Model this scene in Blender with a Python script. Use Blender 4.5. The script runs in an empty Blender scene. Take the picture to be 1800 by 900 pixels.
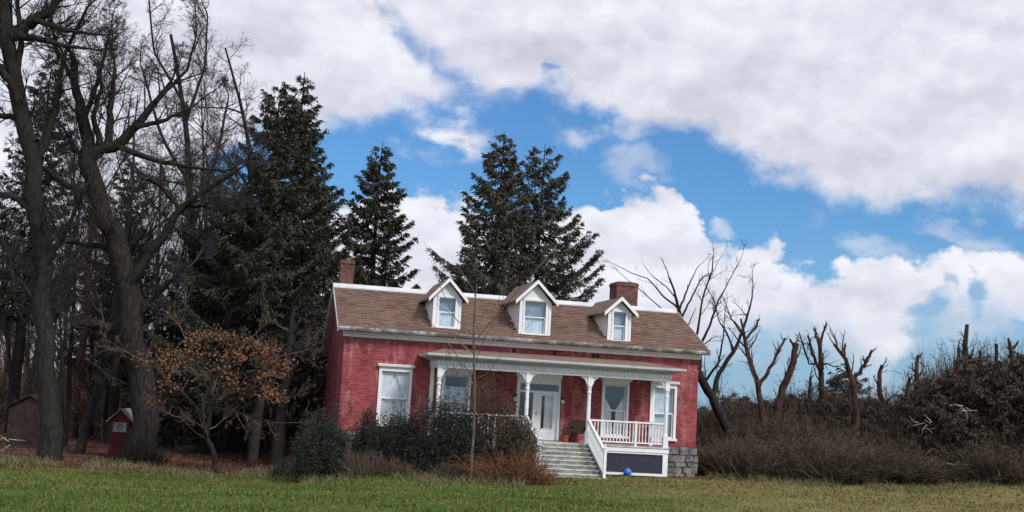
import bpy, math, random
import numpy as np
from mathutils import Vector
PI = math.pi
rnd = random.Random(7)
RNG = np.random.default_rng(11)
scene = bpy.context.scene
col = scene.collection

# ------------------------------------------------------------ camera
CAM = np.array([-3.8821, -43.4477, 2.5905])
YAW, PITCH, ROLL, FPX = 0.2271, 0.1222, 0.057, 2053.4        # FPX: focal length in pixels of an 1800 wide frame
FW = np.array([math.sin(YAW)*math.cos(PITCH), math.cos(YAW)*math.cos(PITCH), math.sin(PITCH)])
_r = np.array([math.cos(YAW), -math.sin(YAW), 0.0]); _u = np.cross(_r, FW)
RT = _r*math.cos(ROLL)+_u*math.sin(ROLL); UP = -_r*math.sin(ROLL)+_u*math.cos(ROLL)
cam_d = bpy.data.cameras.new('camera'); cam = bpy.data.objects.new('camera', cam_d); col.objects.link(cam)
cam_d.sensor_width = 36; cam_d.lens = FPX/1800*36; cam_d.clip_end = 6000; cam_d.clip_start = .2
from mathutils import Matrix
cam.matrix_world = Matrix(((RT[0], UP[0], -FW[0], CAM[0]), (RT[1], UP[1], -FW[1], CAM[1]), (RT[2], UP[2], -FW[2], CAM[2]), (0, 0, 0, 1)))
scene.camera = cam

def ray(px, py):
    d = FW + RT*(px-900)/FPX + UP*(450-py)/FPX
    return d
def on_y(px, py, Y):                   # point of the sight line through a pixel on the plane y = Y
    d = ray(px, py); t = (Y-CAM[1])/d[1]; return CAM+d*t
def at(px, py, depth):
    return CAM+ray(px, py)*depth
def sst(a, b, x):
    t = np.clip((x-a)/(b-a), 0, 1); return t*t*(3-2*t)
def ground_z(x, y):
    return -.55*sst(1.5, -3.5, x)*sst(-14, -5, y) + .05*np.sin(x*.35+1)*np.sin(y*.3)*sst(0, -8, y) + .35*sst(19, 27, x)*sst(-8, -2, y)
def on_ground(px, py):
    d = ray(px, py); t = 40.
    for _ in range(40):
        p = CAM+d*t; t += (p[2]-ground_z(p[0], p[1]))/(-d[2]) if d[2] < 0 else 0
    return CAM+d*t
def stand(px, depth):                  # ground point under a pixel column at a distance
    p = at(px, 750, depth); return np.array([p[0], p[1], float(ground_z(p[0], p[1]))])

# ------------------------------------------------------------ light, exposure
SUN_EL, SUN_AZ = math.radians(42), math.radians(150)         # azimuth from +Y towards +X
sd = bpy.data.lights.new('sun', 'SUN'); so = bpy.data.objects.new('sun', sd); col.objects.link(so)
sd.energy = 2.8; sd.angle = math.radians(12); sd.color = (1, .96, .9)
sdir = Vector((math.sin(SUN_AZ)*math.cos(SUN_EL), math.cos(SUN_AZ)*math.cos(SUN_EL), math.sin(SUN_EL)))
so.rotation_euler = sdir.to_track_quat('Z', 'Y').to_euler()
vs = scene.view_settings
vs.view_transform = 'Standard'; vs.look = 'None'; vs.gamma = 1; vs.exposure = 0.08
scene.render.film_transparent = False

# ------------------------------------------------------------ node helper
class NT:
    def __init__(s, tree): s.t = tree; s.n = tree.nodes; s.l = tree.links
    def node(s, typ, **kw):
        n = s.n.new(typ)
        for k, v in kw.items(): setattr(n, k, v)
        return n
    def set(s, sock, v):
        if v is None: return
        if isinstance(v, bpy.types.NodeSocket): s.l.new(v, sock)
        elif isinstance(v, (tuple, list)) and len(v) == 3 and sock.type == 'RGBA': sock.default_value = (*v, 1)
        else: sock.default_value = v
    def math(s, op, a, b=None, c=None, clamp=False):
        n = s.node('ShaderNodeMath', operation=op); n.use_clamp = clamp
        s.set(n.inputs[0], a); s.set(n.inputs[1], b); s.set(n.inputs[2], c); return n.outputs[0]
    def vmath(s, op, a, b=None):
        n = s.node('ShaderNodeVectorMath', operation=op); s.set(n.inputs[0], a); s.set(n.inputs[1], b)
        return n.outputs[0]
    def mix(s, f, a, b, blend='MIX'):
        n = s.node('ShaderNodeMix', data_type='RGBA', blend_type=blend)
        s.set(n.inputs[0], f); s.set(n.inputs[6], a); s.set(n.inputs[7], b); return n.outputs[2]
    def noise(s, vec, scale, detail=4, rough=.55, dist=0, out=0):
        n = s.node('ShaderNodeTexNoise'); s.set(n.inputs['Vector'], vec)
        n.inputs['Scale'].default_value = scale; n.inputs['Detail'].default_value = detail
        n.inputs['Roughness'].default_value = rough; n.inputs['Distortion'].default_value = dist
        return n.outputs[out]
    def ss(s, x, a, b):                 # smoothstep
        n = s.node('ShaderNodeMapRange', interpolation_type='SMOOTHSTEP')
        s.set(n.inputs[0], x); s.set(n.inputs[1], a); s.set(n.inputs[2], b); return n.outputs[0]
    def sep(s, v):
        n = s.node('ShaderNodeSeparateXYZ'); s.set(n.inputs[0], v); return n.outputs
    def comb(s, x, y, z):
        n = s.node('ShaderNodeCombineXYZ'); s.set(n.inputs[0], x); s.set(n.inputs[1], y); s.set(n.inputs[2], z); return n.outputs[0]
    def mapr(s, v, loc=(0, 0, 0), sc=(1, 1, 1), rot=(0, 0, 0)):
        n = s.node('ShaderNodeMapping'); s.set(n.inputs[0], v); n.inputs[1].default_value = loc
        n.inputs[2].default_value = rot; n.inputs[3].default_value = sc; return n.outputs[0]

# ------------------------------------------------------------ sky
world = bpy.data.worlds.new('World'); scene.world = world; world.use_nodes = True
w = NT(world.node_tree); w.n.clear()
def azel(px, py):
    d = ray(px, py); d = d/np.linalg.norm(d); return math.atan2(d[0], d[1]), math.asin(d[2])
A0, A1, E0, E1 = -.45, .9, -.15, .65
def fcurve(inp, pix):
    pts = sorted(((azel(x, y)[0]-A0)/(A1-A0), (azel(x, y)[1]-E0)/(E1-E0)) for x, y in pix)
    n = w.node('ShaderNodeFloatCurve'); c = n.mapping.curves[0]; w.set(n.inputs[1], inp)
    while len(c.points) > 2: c.points.remove(c.points[0])
    c.points[0].location = (0, pts[0][1]); c.points[1].location = (1, pts[-1][1])
    for p in pts: c.points.new(*p).handle_type = 'AUTO'
    n.mapping.update()
    return w.math('MULTIPLY_ADD', n.outputs[0], E1-E0, E0)
tc = w.node('ShaderNodeTexCoord').outputs['Generated']
X, Y, Z = w.sep(tc)
az = w.math('ARCTAN2', X, Y); el = w.math('ARCSINE', Z); flat = w.comb(az, el, 0)
nz = w.node('ShaderNodeTexNoise'); nz.noise_dimensions = '2D'; w.set(nz.inputs['Vector'], w.mapr(flat, sc=(1, 1.6, 1)))
nz.inputs['Scale'].default_value = 9; nz.inputs['Detail'].default_value = 5; nz.inputs['Roughness'].default_value = .56
nzr, nzg, nzb = w.node('ShaderNodeSeparateColor').outputs[:3]
w.l.new(nz.outputs[1], w.n[-1].inputs[0])
nz2 = w.node('ShaderNodeTexNoise'); nz2.noise_dimensions = '2D'; w.set(nz2.inputs['Vector'], flat)
nz2.inputs['Scale'].default_value = 34; nz2.inputs['Detail'].default_value = 6; nz2.inputs['Roughness'].default_value = .65
puf = nz2.outputs[0]
def billow(v, scale):
    n = w.node('ShaderNodeTexVoronoi', feature='SMOOTH_F1', voronoi_dimensions='2D'); w.set(n.inputs['Vector'], v); n.inputs['Scale'].default_value = scale
    n.inputs['Detail'].default_value = 2; n.inputs['Roughness'].default_value = .55; n.inputs['Smoothness'].default_value = .35; n.inputs['Lacunarity'].default_value = 2.3; n.normalize = True
    return n.outputs[0]
warp = w.vmath('ADD', flat, w.vmath('MULTIPLY', w.vmath('SUBTRACT', nz2.outputs[1], (.5, .5, .5)), (.022, .022, .022)))
bw = w.mapr(warp, sc=(1, 1.5, 1)); bil = billow(bw, 11)
bilo = billow(w.mapr(warp, loc=(-.006, .022, 0), sc=(1, 1.5, 1)), 11)
elw = w.math('ADD', el, w.math('MULTIPLY_ADD', nzg, .06, -.030))
elw = w.math('ADD', elw, w.math('MULTIPLY_ADD', puf, .026, -.013)); elw = w.math('ADD', elw, w.math('MULTIPLY_ADD', bil, .05, -.015))
azw = w.math('ADD', az, w.math('MULTIPLY_ADD', nzr, .10, -.05))
t_in = w.math('DIVIDE', w.math('SUBTRACT', azw, A0), A1-A0, clamp=True)
# lower edge of the high cloud sheet
Aup = fcurve(t_in, [(20, 560), (200, 520), (330, 420), (400, 300), (455, 220), (560, 205), (660, 200), (770, 190), (850, 165), (950, 165), (1050, 190), (1100, 232), (1180, 235),
                    (1290, 275), (1400, 322), (1480, 350), (1580, 348), (1680, 345), (1800, 370)])
dU = w.math('SUBTRACT', elw, Aup)
up_m = w.ss(w.math('SUBTRACT', dU, w.math('MULTIPLY_ADD', bil, .09, -.025)), -.014, .016)
# blue wedge between the two sheets
def seg_gap(x0, y0, x1, y1, w0, w1):
    a0, e0 = azel(x0, y0); a1, e1 = azel(x1, y1)
    L = math.hypot(a1-a0, e1-e0); ux, uy = (a1-a0)/L, (e1-e0)/L
    da = w.math('SUBTRACT', azw, a0); de = w.math('SUBTRACT', elw, e0)
    al = w.math('DIVIDE', w.math('ADD', w.math('MULTIPLY', da, ux), w.math('MULTIPLY', de, uy)), L, clamp=True)
    pe = w.math('ABSOLUTE', w.math('SUBTRACT', w.math('MULTIPLY', da, uy), w.math('MULTIPLY', de, ux)))
    wd = w.math('MULTIPLY_ADD', al, w1-w0, w0)
    return w.ss(w.math('DIVIDE', pe, wd), 1.5, .1)
def blob(px, py, rx, ry, s, rot=0.):
    a0, e0 = azel(px, py); da = w.math('SUBTRACT', azw, a0); de = w.math('SUBTRACT', elw, e0)
    c, q = math.cos(rot), math.sin(rot)
    u_ = w.math('DIVIDE', w.math('ADD', w.math('MULTIPLY', da, c), w.math('MULTIPLY', de, q)), rx/FPX)
    v_ = w.math('DIVIDE', w.math('SUBTRACT', w.math('MULTIPLY', de, c), w.math('MULTIPLY', da, q)), ry/FPX)
    d = w.math('SQRT', w.math('ADD', w.math('MULTIPLY', u_, u_), w.math('MULTIPLY', v_, v_)))
    return w.math('MULTIPLY', w.ss(d, 1.25, .35), s)
_aw, _ew = azw, elw
azw = w.math('MULTIPLY_ADD', azw, .45, w.math('MULTIPLY', az, .55)); elw = w.math('MULTIPLY_ADD', elw, .45, w.math('MULTIPLY', el, .55))
gap = w.math('MULTIPLY', seg_gap(638, -10, 830, 165, .004, .020), w.math('MULTIPLY', w.ss(nzb, .34, .58), .85))
gap = w.math('MAXIMUM', gap, w.math('MULTIPLY', seg_gap(640, -60, 690, 20, .005, .006), 0))
gap = w.math('MULTIPLY', gap, w.ss(puf, .30, .52))
azw, elw = _aw, _ew
gap2 = w.math('MAXIMUM', blob(978, 118, 26, 18, .75, -.4), blob(880, 168, 30, 12, .4, 0))
up_m = w.math('MULTIPLY', up_m, w.math('SUBTRACT', 1, gap)); up_m = w.math('MULTIPLY', up_m, w.math('SUBTRACT', 1, gap2))
# cumulus bank: top edge and fading foot
Btop = fcurve(t_in, [(100, 420), (400, 380), (620, 350), (720, 345), (800, 352), (900, 375), (1000, 360), (1060, 338), (1120, 338), (1180, 352), (1230, 392), (1262, 425),
                     (1300, 432), (1345, 420), (1385, 442), (1430, 475), (1470, 488), (1530, 470), (1600, 462), (1650, 455), (1700, 432), (1760, 428), (1800, 440)])
Bbot = fcurve(t_in, [(100, 700), (900, 680), (1150, 640), (1300, 585), (1400, 580), (1500, 640), (1560, 665), (1620, 580), (1700, 560), (1800, 550)])
dL = w.math('SUBTRACT', Btop, elw)
lo_m = w.math('MULTIPLY', w.ss(dL, -.003, .007), w.ss(w.math('SUBTRACT', elw, Bbot), -.03, .03))
puffs = None
for b in [(795, 232, 84, 36, .95, -.35), (725, 290, 60, 36, .4, 0), (795, 330, 40, 14, .4, 0), (1110, 303, 48, 36, .45, .3), (1045, 222, 45, 34, .6, .3), (1080, 180, 26, 14, .6, 0),
          (1540, 440, 60, 36, .5, 0), (1700, 410, 60, 28, .5, -.2), (1280, 400, 26, 24, .5, 0), (1430, 385, 40, 22, .18, 0), (1375, 320, 40, 16, .2, 0)]:
    o = blob(*b); puffs = o if puffs is None else w.math('MAXIMUM', puffs, o)
puffs = w.math('MULTIPLY', puffs, w.ss(nzb, .38, .56))
holes = None
for b in [(1705, 520, 26, 34, .85, 0), (1612, 560, 26, 40, .85, 0), (1630, 500, 20, 22, .6, 0), (1775, 575, 26, 18, .6, 0), (1395, 480, 10, 8, .2, 0)]:
    o = blob(*b); holes = o if holes is None else w.math('MAXIMUM', holes, o)
lo_m = w.math('MULTIPLY', lo_m, w.math('SUBTRACT', 1, holes))
mask = w.math('MAXIMUM', w.math('MAXIMUM', up_m, lo_m), puffs)
# relief: difference of the same noise seen a little nearer the sun
def cl_noise(v, s, d):
    o = w.noise(v, s, d, .55); o.node.noise_dimensions = '2D'; return o
q0 = w.mapr(flat, sc=(1, 1.9, 1)); q1 = w.mapr(flat, loc=(-.016, .045, 0), sc=(1, 1.9, 1))
rel = w.math('SUBTRACT', cl_noise(q0, 7, 4), cl_noise(q1, 7, 4))
relf = w.math('SUBTRACT', cl_noise(q0, 40, 2), cl_noise(w.mapr(flat, loc=(-.003, .009, 0), sc=(1, 1.9, 1)), 40, 2))
lit = w.math('ADD', w.math('MULTIPLY_ADD', rel, .85, .66), w.math('MULTIPLY', relf, .12))
lit = w.math('ADD', lit, w.math('MULTIPLY', w.math('SUBTRACT', bilo, bil), 1.25))
lit = w.math('ADD', lit, w.math('MULTIPLY', w.ss(dL, .06, .0), w.math('MULTIPLY', lo_m, .10)))
lit = w.math('SUBTRACT', lit, w.math('MULTIPLY', w.math('MULTIPLY', w.ss(dU, .10, .0), up_m), .18))
shade_cloud = w.math('ADD', w.math('MULTIPLY', blob(470, 70, 130, 100, .0), 1), 0)
brt = blob(690, 130, 210, 60, .32, -.55); lit = w.math('ADD', lit, brt)
lit = w.math('MINIMUM', w.math('MAXIMUM', lit, 0), 1)
ccol = w.mix(lit, (.50, .51, .60), (.88, .89, .96))
sky = w.node('ShaderNodeTexSky', sky_type='NISHITA'); sky.sun_disc = False
sky.sun_elevation = SUN_EL; sky.sun_rotation = SUN_AZ
skyc = w.mix(1.0, sky.outputs[0], (.048, .086, .124), 'MULTIPLY')
skyc = w.mix(w.ss(el, .17, -.02), skyc, w.mix(.75, skyc, (.33, .50, .70)))
final = w.mix(w.math('MULTIPLY', mask, .97), skyc, ccol)
bg = w.node('ShaderNodeBackground'); w.set(bg.inputs[0], final); bg.inputs[1].default_value = 1.0
wo = w.node('ShaderNodeOutputWorld'); w.l.new(bg.outputs[0], wo.inputs[0])
world.cycles.sampling_method = 'MANUAL'; world.cycles.sample_map_resolution = 256

# ------------------------------------------------------------ materials
MATS = {}
def mat(name, colour=(.5, .5, .5), rough=.8, fn=None, spec=.3, **kw):
    m = bpy.data.materials.new(name); m.use_nodes = True
    t = NT(m.node_tree); b = t.n['Principled BSDF']
    b.inputs['Base Color'].default_value = (*colour, 1); b.inputs['Roughness'].default_value = rough
    b.inputs['Specular IOR Level'].default_value = spec
    for k, v in kw.items(): b.inputs[k].default_value = v
    if fn: fn(t, b)
    MATS[name] = m; return m
def P_(t): return t.node('ShaderNodeNewGeometry').outputs['Position']
def isl(t): return t.node('ShaderNodeNewGeometry').outputs['Random Per Island']
def orand(t): return t.node('ShaderNodeObjectInfo').outputs['Random']
def bump(t, b, h, s=.5, d=.02):
    n = t.node('ShaderNodeBump'); n.inputs['Strength'].default_value = s; n.inputs['Distance'].default_value = d
    t.set(n.inputs['Height'], h); t.l.new(n.outputs[0], b.inputs['Normal'])
def blotchy(c1, c2, scale, lo=.4, hi=.62, fine=None, bs=0):
    def f(t, b):
        p = P_(t); n = t.noise(p, scale, 6, .6)
        c = t.mix(t.ss(n, lo, hi), c1, c2)
        if fine: c = t.mix(t.math('MULTIPLY', t.ss(t.noise(p, fine[0], 3, .7), .45, .7), fine[2]), c, fine[1])
        t.set(b.inputs['Base Color'], c)
        if bs: bump(t, b, t.noise(p, scale*8, 4, .6), bs)
    return f
def brick_fn(side=False):
    def f(t, b):
        p = P_(t); x, y, z = t.sep(p)
        q = t.comb(t.math('ADD', x, y), z, 0)
        br = t.node('ShaderNodeTexBrick'); t.set(br.inputs['Vector'], q)
        br.inputs['Scale'].default_value = 1; br.inputs['Brick Width'].default_value = .215; br.inputs['Row Height'].default_value = .075
        br.inputs['Mortar Size'].default_value = .008; br.inputs['Bias'].default_value = 0
        br.inputs['Color1'].default_value = (.66, .66, .66, 1); br.inputs['Color2'].default_value = (1.25, 1.25, 1.25, 1); br.inputs['Mortar'].default_value = (1.3, 1.25, 1.25, 1)
        n1 = t.noise(p, .9, 5, .65); n2 = t.noise(p, 5, 5, .7); n3 = t.noise(t.mapr(p, sc=(1, 1, .25)), 2.2, 5, .7)
        c = t.mix(t.ss(n1, .38, .62), (.19, .034, .043), (.285, .062, .070))
        c = t.mix(t.math('MULTIPLY', t.ss(n3, .47, .66), .68), c, (.40, .19, .18))
        c = t.mix(t.math('MULTIPLY', t.ss(n2, .54, .74), .65), c, (.44, .25, .23))
        c = t.mix(t.math('MULTIPLY', t.ss(t.noise(p, 11, 3, .6), .56, .7), .5), c, (.11, .03, .03))
        c = t.mix(1, c, br.outputs[0], 'MULTIPLY')
        t.set(b.inputs['Base Color'], c)
        bump(t, b, t.math('SUBTRACT', t.math('MULTIPLY', n2, .5), br.outputs[1]), .5, .006)
    return f
mat('painted_brick', rough=.75, fn=brick_fn())
def chim(t, b):
    brick_fn()(t, b)
mat('chimney_brick', rough=.9, fn=blotchy((.105, .045, .040), (.17, .09, .08), 5, fine=(16, (.07, .04, .04), .7), bs=.4))
mat('weathered_white', rough=.6, fn=blotchy((.74, .76, .78), (.60, .62, .65), 3, .45, .75, fine=(14, (.34, .34, .33), .35)))
mat('white_paint', rough=.5, fn=blotchy((.80, .82, .85), (.72, .74, .78), 2.2, .4, .7, fine=(18, (.5, .5, .5), .22)))
mat('grimy_gutter', rough=.7, fn=blotchy((.48, .50, .54), (.17, .165, .15), 1.7, .36, .56, fine=(9, (.08, .075, .06), .9)))
mat('ridge_metal', rough=.55, fn=blotchy((.62, .64, .68), (.48, .50, .54), 1.2, .45, .7, fine=(6, (.4, .4, .4), .2)))
mat('grey_board', rough=.8, fn=blotchy((.62, .61, .64), (.42, .41, .43), 2.5, fine=(12, (.16, .15, .15), .5)))
mat('soffit_grey', rough=.8, fn=blotchy((.45, .44, .44), (.33, .32, .31), 3))
def shing(t, b):
    p = P_(t); n = t.noise(p, .7, 4, .6); r = isl(t)
    c = t.mix(r, (.125, .076, .058), (.215, .138, .110))
    c = t.mix(t.math('MULTIPLY', t.ss(n, .4, .7), .4), c, (.20, .135, .11))
    c = t.mix(t.math('MULTIPLY', t.ss(t.noise(t.mapr(p, sc=(1, .3, .3)), 6, 4, .7), .52, .72), .4), c, (.085, .05, .04))
    t.set(b.inputs['Base Color'], c); bump(t, b, t.noise(p, 60, 2, .6), .5, .01)
mat('shingle', rough=.95, fn=shing)
mat('porch_shingle', rough=.95, fn=blotchy((.20, .135, .11), (.14, .09, .072), 3, fine=(20, (.26, .20, .17), .5)))
mat('reflection_slate', rough=.9, fn=blotchy((.22, .31, .43), (.30, .40, .52), 4, .4, .65))  # sky reflection of the dormer panes, painted as slate blue
mat('dark_interior', (.012, .012, .014), .9)
mat('room_wall', (.10, .09, .09), .9)
mat('curtain', rough=.9, fn=blotchy((.88, .90, .93), (.70, .75, .82), 4, .4, .65))
mat('curtain_blue', rough=.9, fn=blotchy((.58, .68, .78), (.76, .82, .88), 4, .4, .65))
def glassf(t, b):
    out = t.n['Material Output']; g = t.node('ShaderNodeBsdfGlossy'); g.inputs['Roughness'].default_value = .06
    tr = t.node('ShaderNodeBsdfTransparent'); tr.inputs[0].default_value = (.975, .985, .99, 1)
    bp = t.node('ShaderNodeBump'); bp.inputs['Strength'].default_value = .02; bp.inputs['Distance'].default_value = .02
    t.set(bp.inputs['Height'], t.noise(P_(t), 3, 2)); t.l.new(bp.outputs[0], g.inputs['Normal'])
    fr = t.node('ShaderNodeLayerWeight'); fr.inputs[0].default_value = .25
    mx = t.node('ShaderNodeMixShader'); t.set(mx.inputs[0], t.math('MULTIPLY_ADD', fr.outputs[1], .45, .065, clamp=True))
    t.l.new(tr.outputs[0], mx.inputs[1]); t.l.new(g.outputs[0], mx.inputs[2]); t.l.new(mx.outputs[0], out.inputs[0])
mat('window_glass', fn=glassf)
def stonef(t, b):
    p = P_(t); r = orand(t)
    c = t.mix(r, (.08, .075, .07), (.20, .19, .19))
    c = t.mix(t.ss(t.noise(p, 7, 5, .7), .45, .62), c, (.33, .33, .33)); c = t.mix(t.math('MULTIPLY', t.ss(t.noise(p, 3.5, 4, .7), .48, .62), .7), c, (.07, .06, .05))
    t.set(b.inputs['Base Color'], c); bump(t, b, t.noise(p, 12, 5, .65), .8, .03)
mat('field_stone', rough=.95, fn=stonef)
mat('mortar', rough=.95, fn=blotchy((.20, .18, .165), (.12, .11, .10), 5))
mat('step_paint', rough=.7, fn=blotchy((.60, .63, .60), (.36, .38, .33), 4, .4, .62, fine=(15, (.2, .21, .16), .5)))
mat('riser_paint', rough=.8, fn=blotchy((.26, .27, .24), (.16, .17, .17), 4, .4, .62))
mat('lattice_navy', rough=.6, fn=blotchy((.030, .033, .060), (.055, .058, .09), 6))
mat('black_iron', (.015, .015, .016), .5)
mat('lamp_globe', (.55, .60, .62), .2, spec=.6)
mat('blue_rubber', (.015, .10, .50), .35, spec=.5)
mat('ball_white', (.55, .62, .75), .4)
mat('dark_wicker', rough=.8, fn=blotchy((.045, .030, .026), (.025, .018, .016), 20))
mat('terracotta', (.28, .07, .045), .8)
mat('shed_red', rough=.85, fn=blotchy((.11, .016, .018), (.065, .014, .016), 3, fine=(14, (.05, .02, .02), .5)))
mat('shed_trim', (.20, .20, .20), .8)
mat('shed_brown', rough=.9, fn=blotchy((.075, .05, .045), (.045, .032, .03), 3))
def barkf(c1, c2, moss=None):
    def f(t, b):
        p = P_(t); q = t.mapr(p, sc=(6, 6, 1.2)); n = t.noise(q, 2.2, 6, .65)
        c = t.mix(t.ss(n, .35, .65), c1, c2)
        if moss: c = t.mix(t.math('MULTIPLY', t.ss(t.noise(p, 1.1, 3), .42, .62), .7), c, moss)
        c = t.mix(t.math('MULTIPLY', orand(t), .35), c, t.mix(1, c, (.5, .5, .5), 'MULTIPLY'))
        t.set(b.inputs['Base Color'], c); bump(t, b, n, .9, .04)
    return f
mat('dark_bark', rough=.95, fn=barkf((.016, .014, .014), (.045, .040, .036)), spec=.1)
mat('grey_bark', rough=.95, fn=barkf((.018, .017, .017), (.046, .042, .040), (.028, .028, .023)), spec=.1)
mat('pale_bark', rough=.9, fn=barkf((.085, .08, .065), (.17, .16, .135)), spec=.1)
mat('brown_bark', rough=.95, fn=barkf((.045, .026, .022), (.105, .062, .050)), spec=.1)
mat('cut_wood', rough=.9, fn=blotchy((.30, .17, .11), (.18, .10, .07), 12))
def leafy(c1, c2, c3=None, rough=.8, sc=1.5, tr=.0):
    def f(t, b):
        r = isl(t); c = t.mix(r, c1, c2)
        if c3: c = t.mix(t.ss(t.noise(P_(t), sc, 4, .6), .42, .62), c, c3)
        t.set(b.inputs['Base Color'], c)
    return f
mat('spruce_needles', rough=.8, spec=.12, fn=leafy((.028, .030, .023), (.082, .084, .062), (.050, .051, .038)))
mat('spruce_needles_brown', rough=.8, spec=.12, fn=leafy((.048, .048, .038), (.115, .108, .082), (.072, .068, .054)))
mat('yew_leaves', rough=.7, spec=.2, fn=leafy((.016, .020, .015), (.052, .057, .042), (.030, .032, .026)))
mat('cedar_leaves', rough=.8, spec=.12, fn=leafy((.040, .036, .028), (.095, .080, .062), (.076, .056, .046)))
mat('olive_leaves', rough=.8, spec=.15, fn=leafy((.030, .030, .018), (.095, .090, .055), (.060, .046, .032)))
mat('orange_leaves', rough=.8, fn=leafy((.11, .048, .024), (.24, .11, .052), (.12, .062, .042)))
mat('dry_leaves', rough=.9, fn=leafy((.07, .036, .022), (.20, .115, .065)))
mat('dead_grass', rough=.9, fn=leafy((.10, .085, .045), (.22, .19, .11), (.085, .10, .035)))
mat('twig', rough=.95, spec=.05, fn=leafy((.030, .027, .030), (.075, .065, .068)))
mat('twig_dark', rough=.95, spec=.05, fn=leafy((.020, .018, .019), (.052, .046, .046)))
mat('twig_brown', rough=.95, spec=.05, fn=leafy((.062, .048, .038), (.150, .118, .092), (.090, .072, .056)))
mat('twig_rust', rough=.95, spec=.05, fn=leafy((.10, .045, .028), (.24, .125, .075)))
mat('twig_pale', rough=.9, spec=.05, fn=leafy((.12, .10, .08), (.24, .21, .17)))
mat('dead_white', rough=.9, fn=blotchy((.50, .47, .45), (.34, .31, .29), 8))
def groundf(t, b):
    p = P_(t); x, y, z = t.sep(p)
    n1 = t.noise(p, .28, 5, .6); n2 = t.noise(p, 1.6, 5, .65); n3 = t.noise(t.mapr(p, sc=(1, .5, 1)), 9, 4, .7)
    g = t.mix(t.ss(n2, .35, .65), (.046, .084, .015), (.095, .130, .028))
    g = t.mix(t.math('MULTIPLY', t.ss(n3, .45, .65), .5), g, (.125, .12, .045))
    dry = t.ss(t.math('ADD', x, t.math('MULTIPLY_ADD', n1, 10, -5)), 4., 14)
    g = t.mix(t.math('MULTIPLY', dry, .75), g, t.mix(t.ss(n2, .4, .6), (.26, .21, .105), (.16, .15, .06)))
    dirt = t.mix(t.ss(n2, .4, .62), (.050, .030, .022), (.115, .062, .040))
    # leaf litter beyond the lawn edge, under woods and hedgerow
    e = t.math('ADD', y, t.math('MULTIPLY_ADD', n1, 5, -2.5))
    edge = t.math('MULTIPLY', t.ss(x, 15, 22), 3.)
    g = t.mix(t.ss(t.math('SUBTRACT', e, edge), -3.2, -1.2), g, dirt)
    t.set(b.inputs['Base Color'], g); bump(t, b, t.math('ADD', n3, n2), .8, .06)
mat('lawn', rough=.95, spec=.05, fn=groundf)
def bladef(t, b):
    p = P_(t); x, y, z = t.sep(p); r = isl(t); n1 = t.noise(p, .28, 5, .6); n2 = t.noise(p, 1.1, 5, .65)
    g = t.mix(r, (.050, .105, .016), (.110, .168, .034)); g = t.mix(t.math('MULTIPLY', t.ss(n2, .4, .62), .55), g, (.065, .095, .024))
    g = t.mix(t.ss(r, .86, .9), g, (.24, .20, .10)); n4 = t.noise(t.mapr(p, sc=(.35, 1, 1)), .55, 5, .7)
    g = t.mix(t.math('MULTIPLY', t.ss(n4, .50, .60), .55), g, (.060, .095, .022)); g = t.mix(t.math('MULTIPLY', t.ss(n4, .47, .38), .45), g, (.22, .19, .08))
    dry = t.ss(t.math('ADD', x, t.math('MULTIPLY_ADD', n1, 10, -5)), 4., 14)
    d = t.mix(r, (.32, .26, .125), (.17, .17, .06))
    t.set(b.inputs['Base Color'], t.mix(t.math('MULTIPLY', dry, .72), g, d))
mat('grass_blade', rough=.85, spec=.1, fn=bladef)

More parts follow.
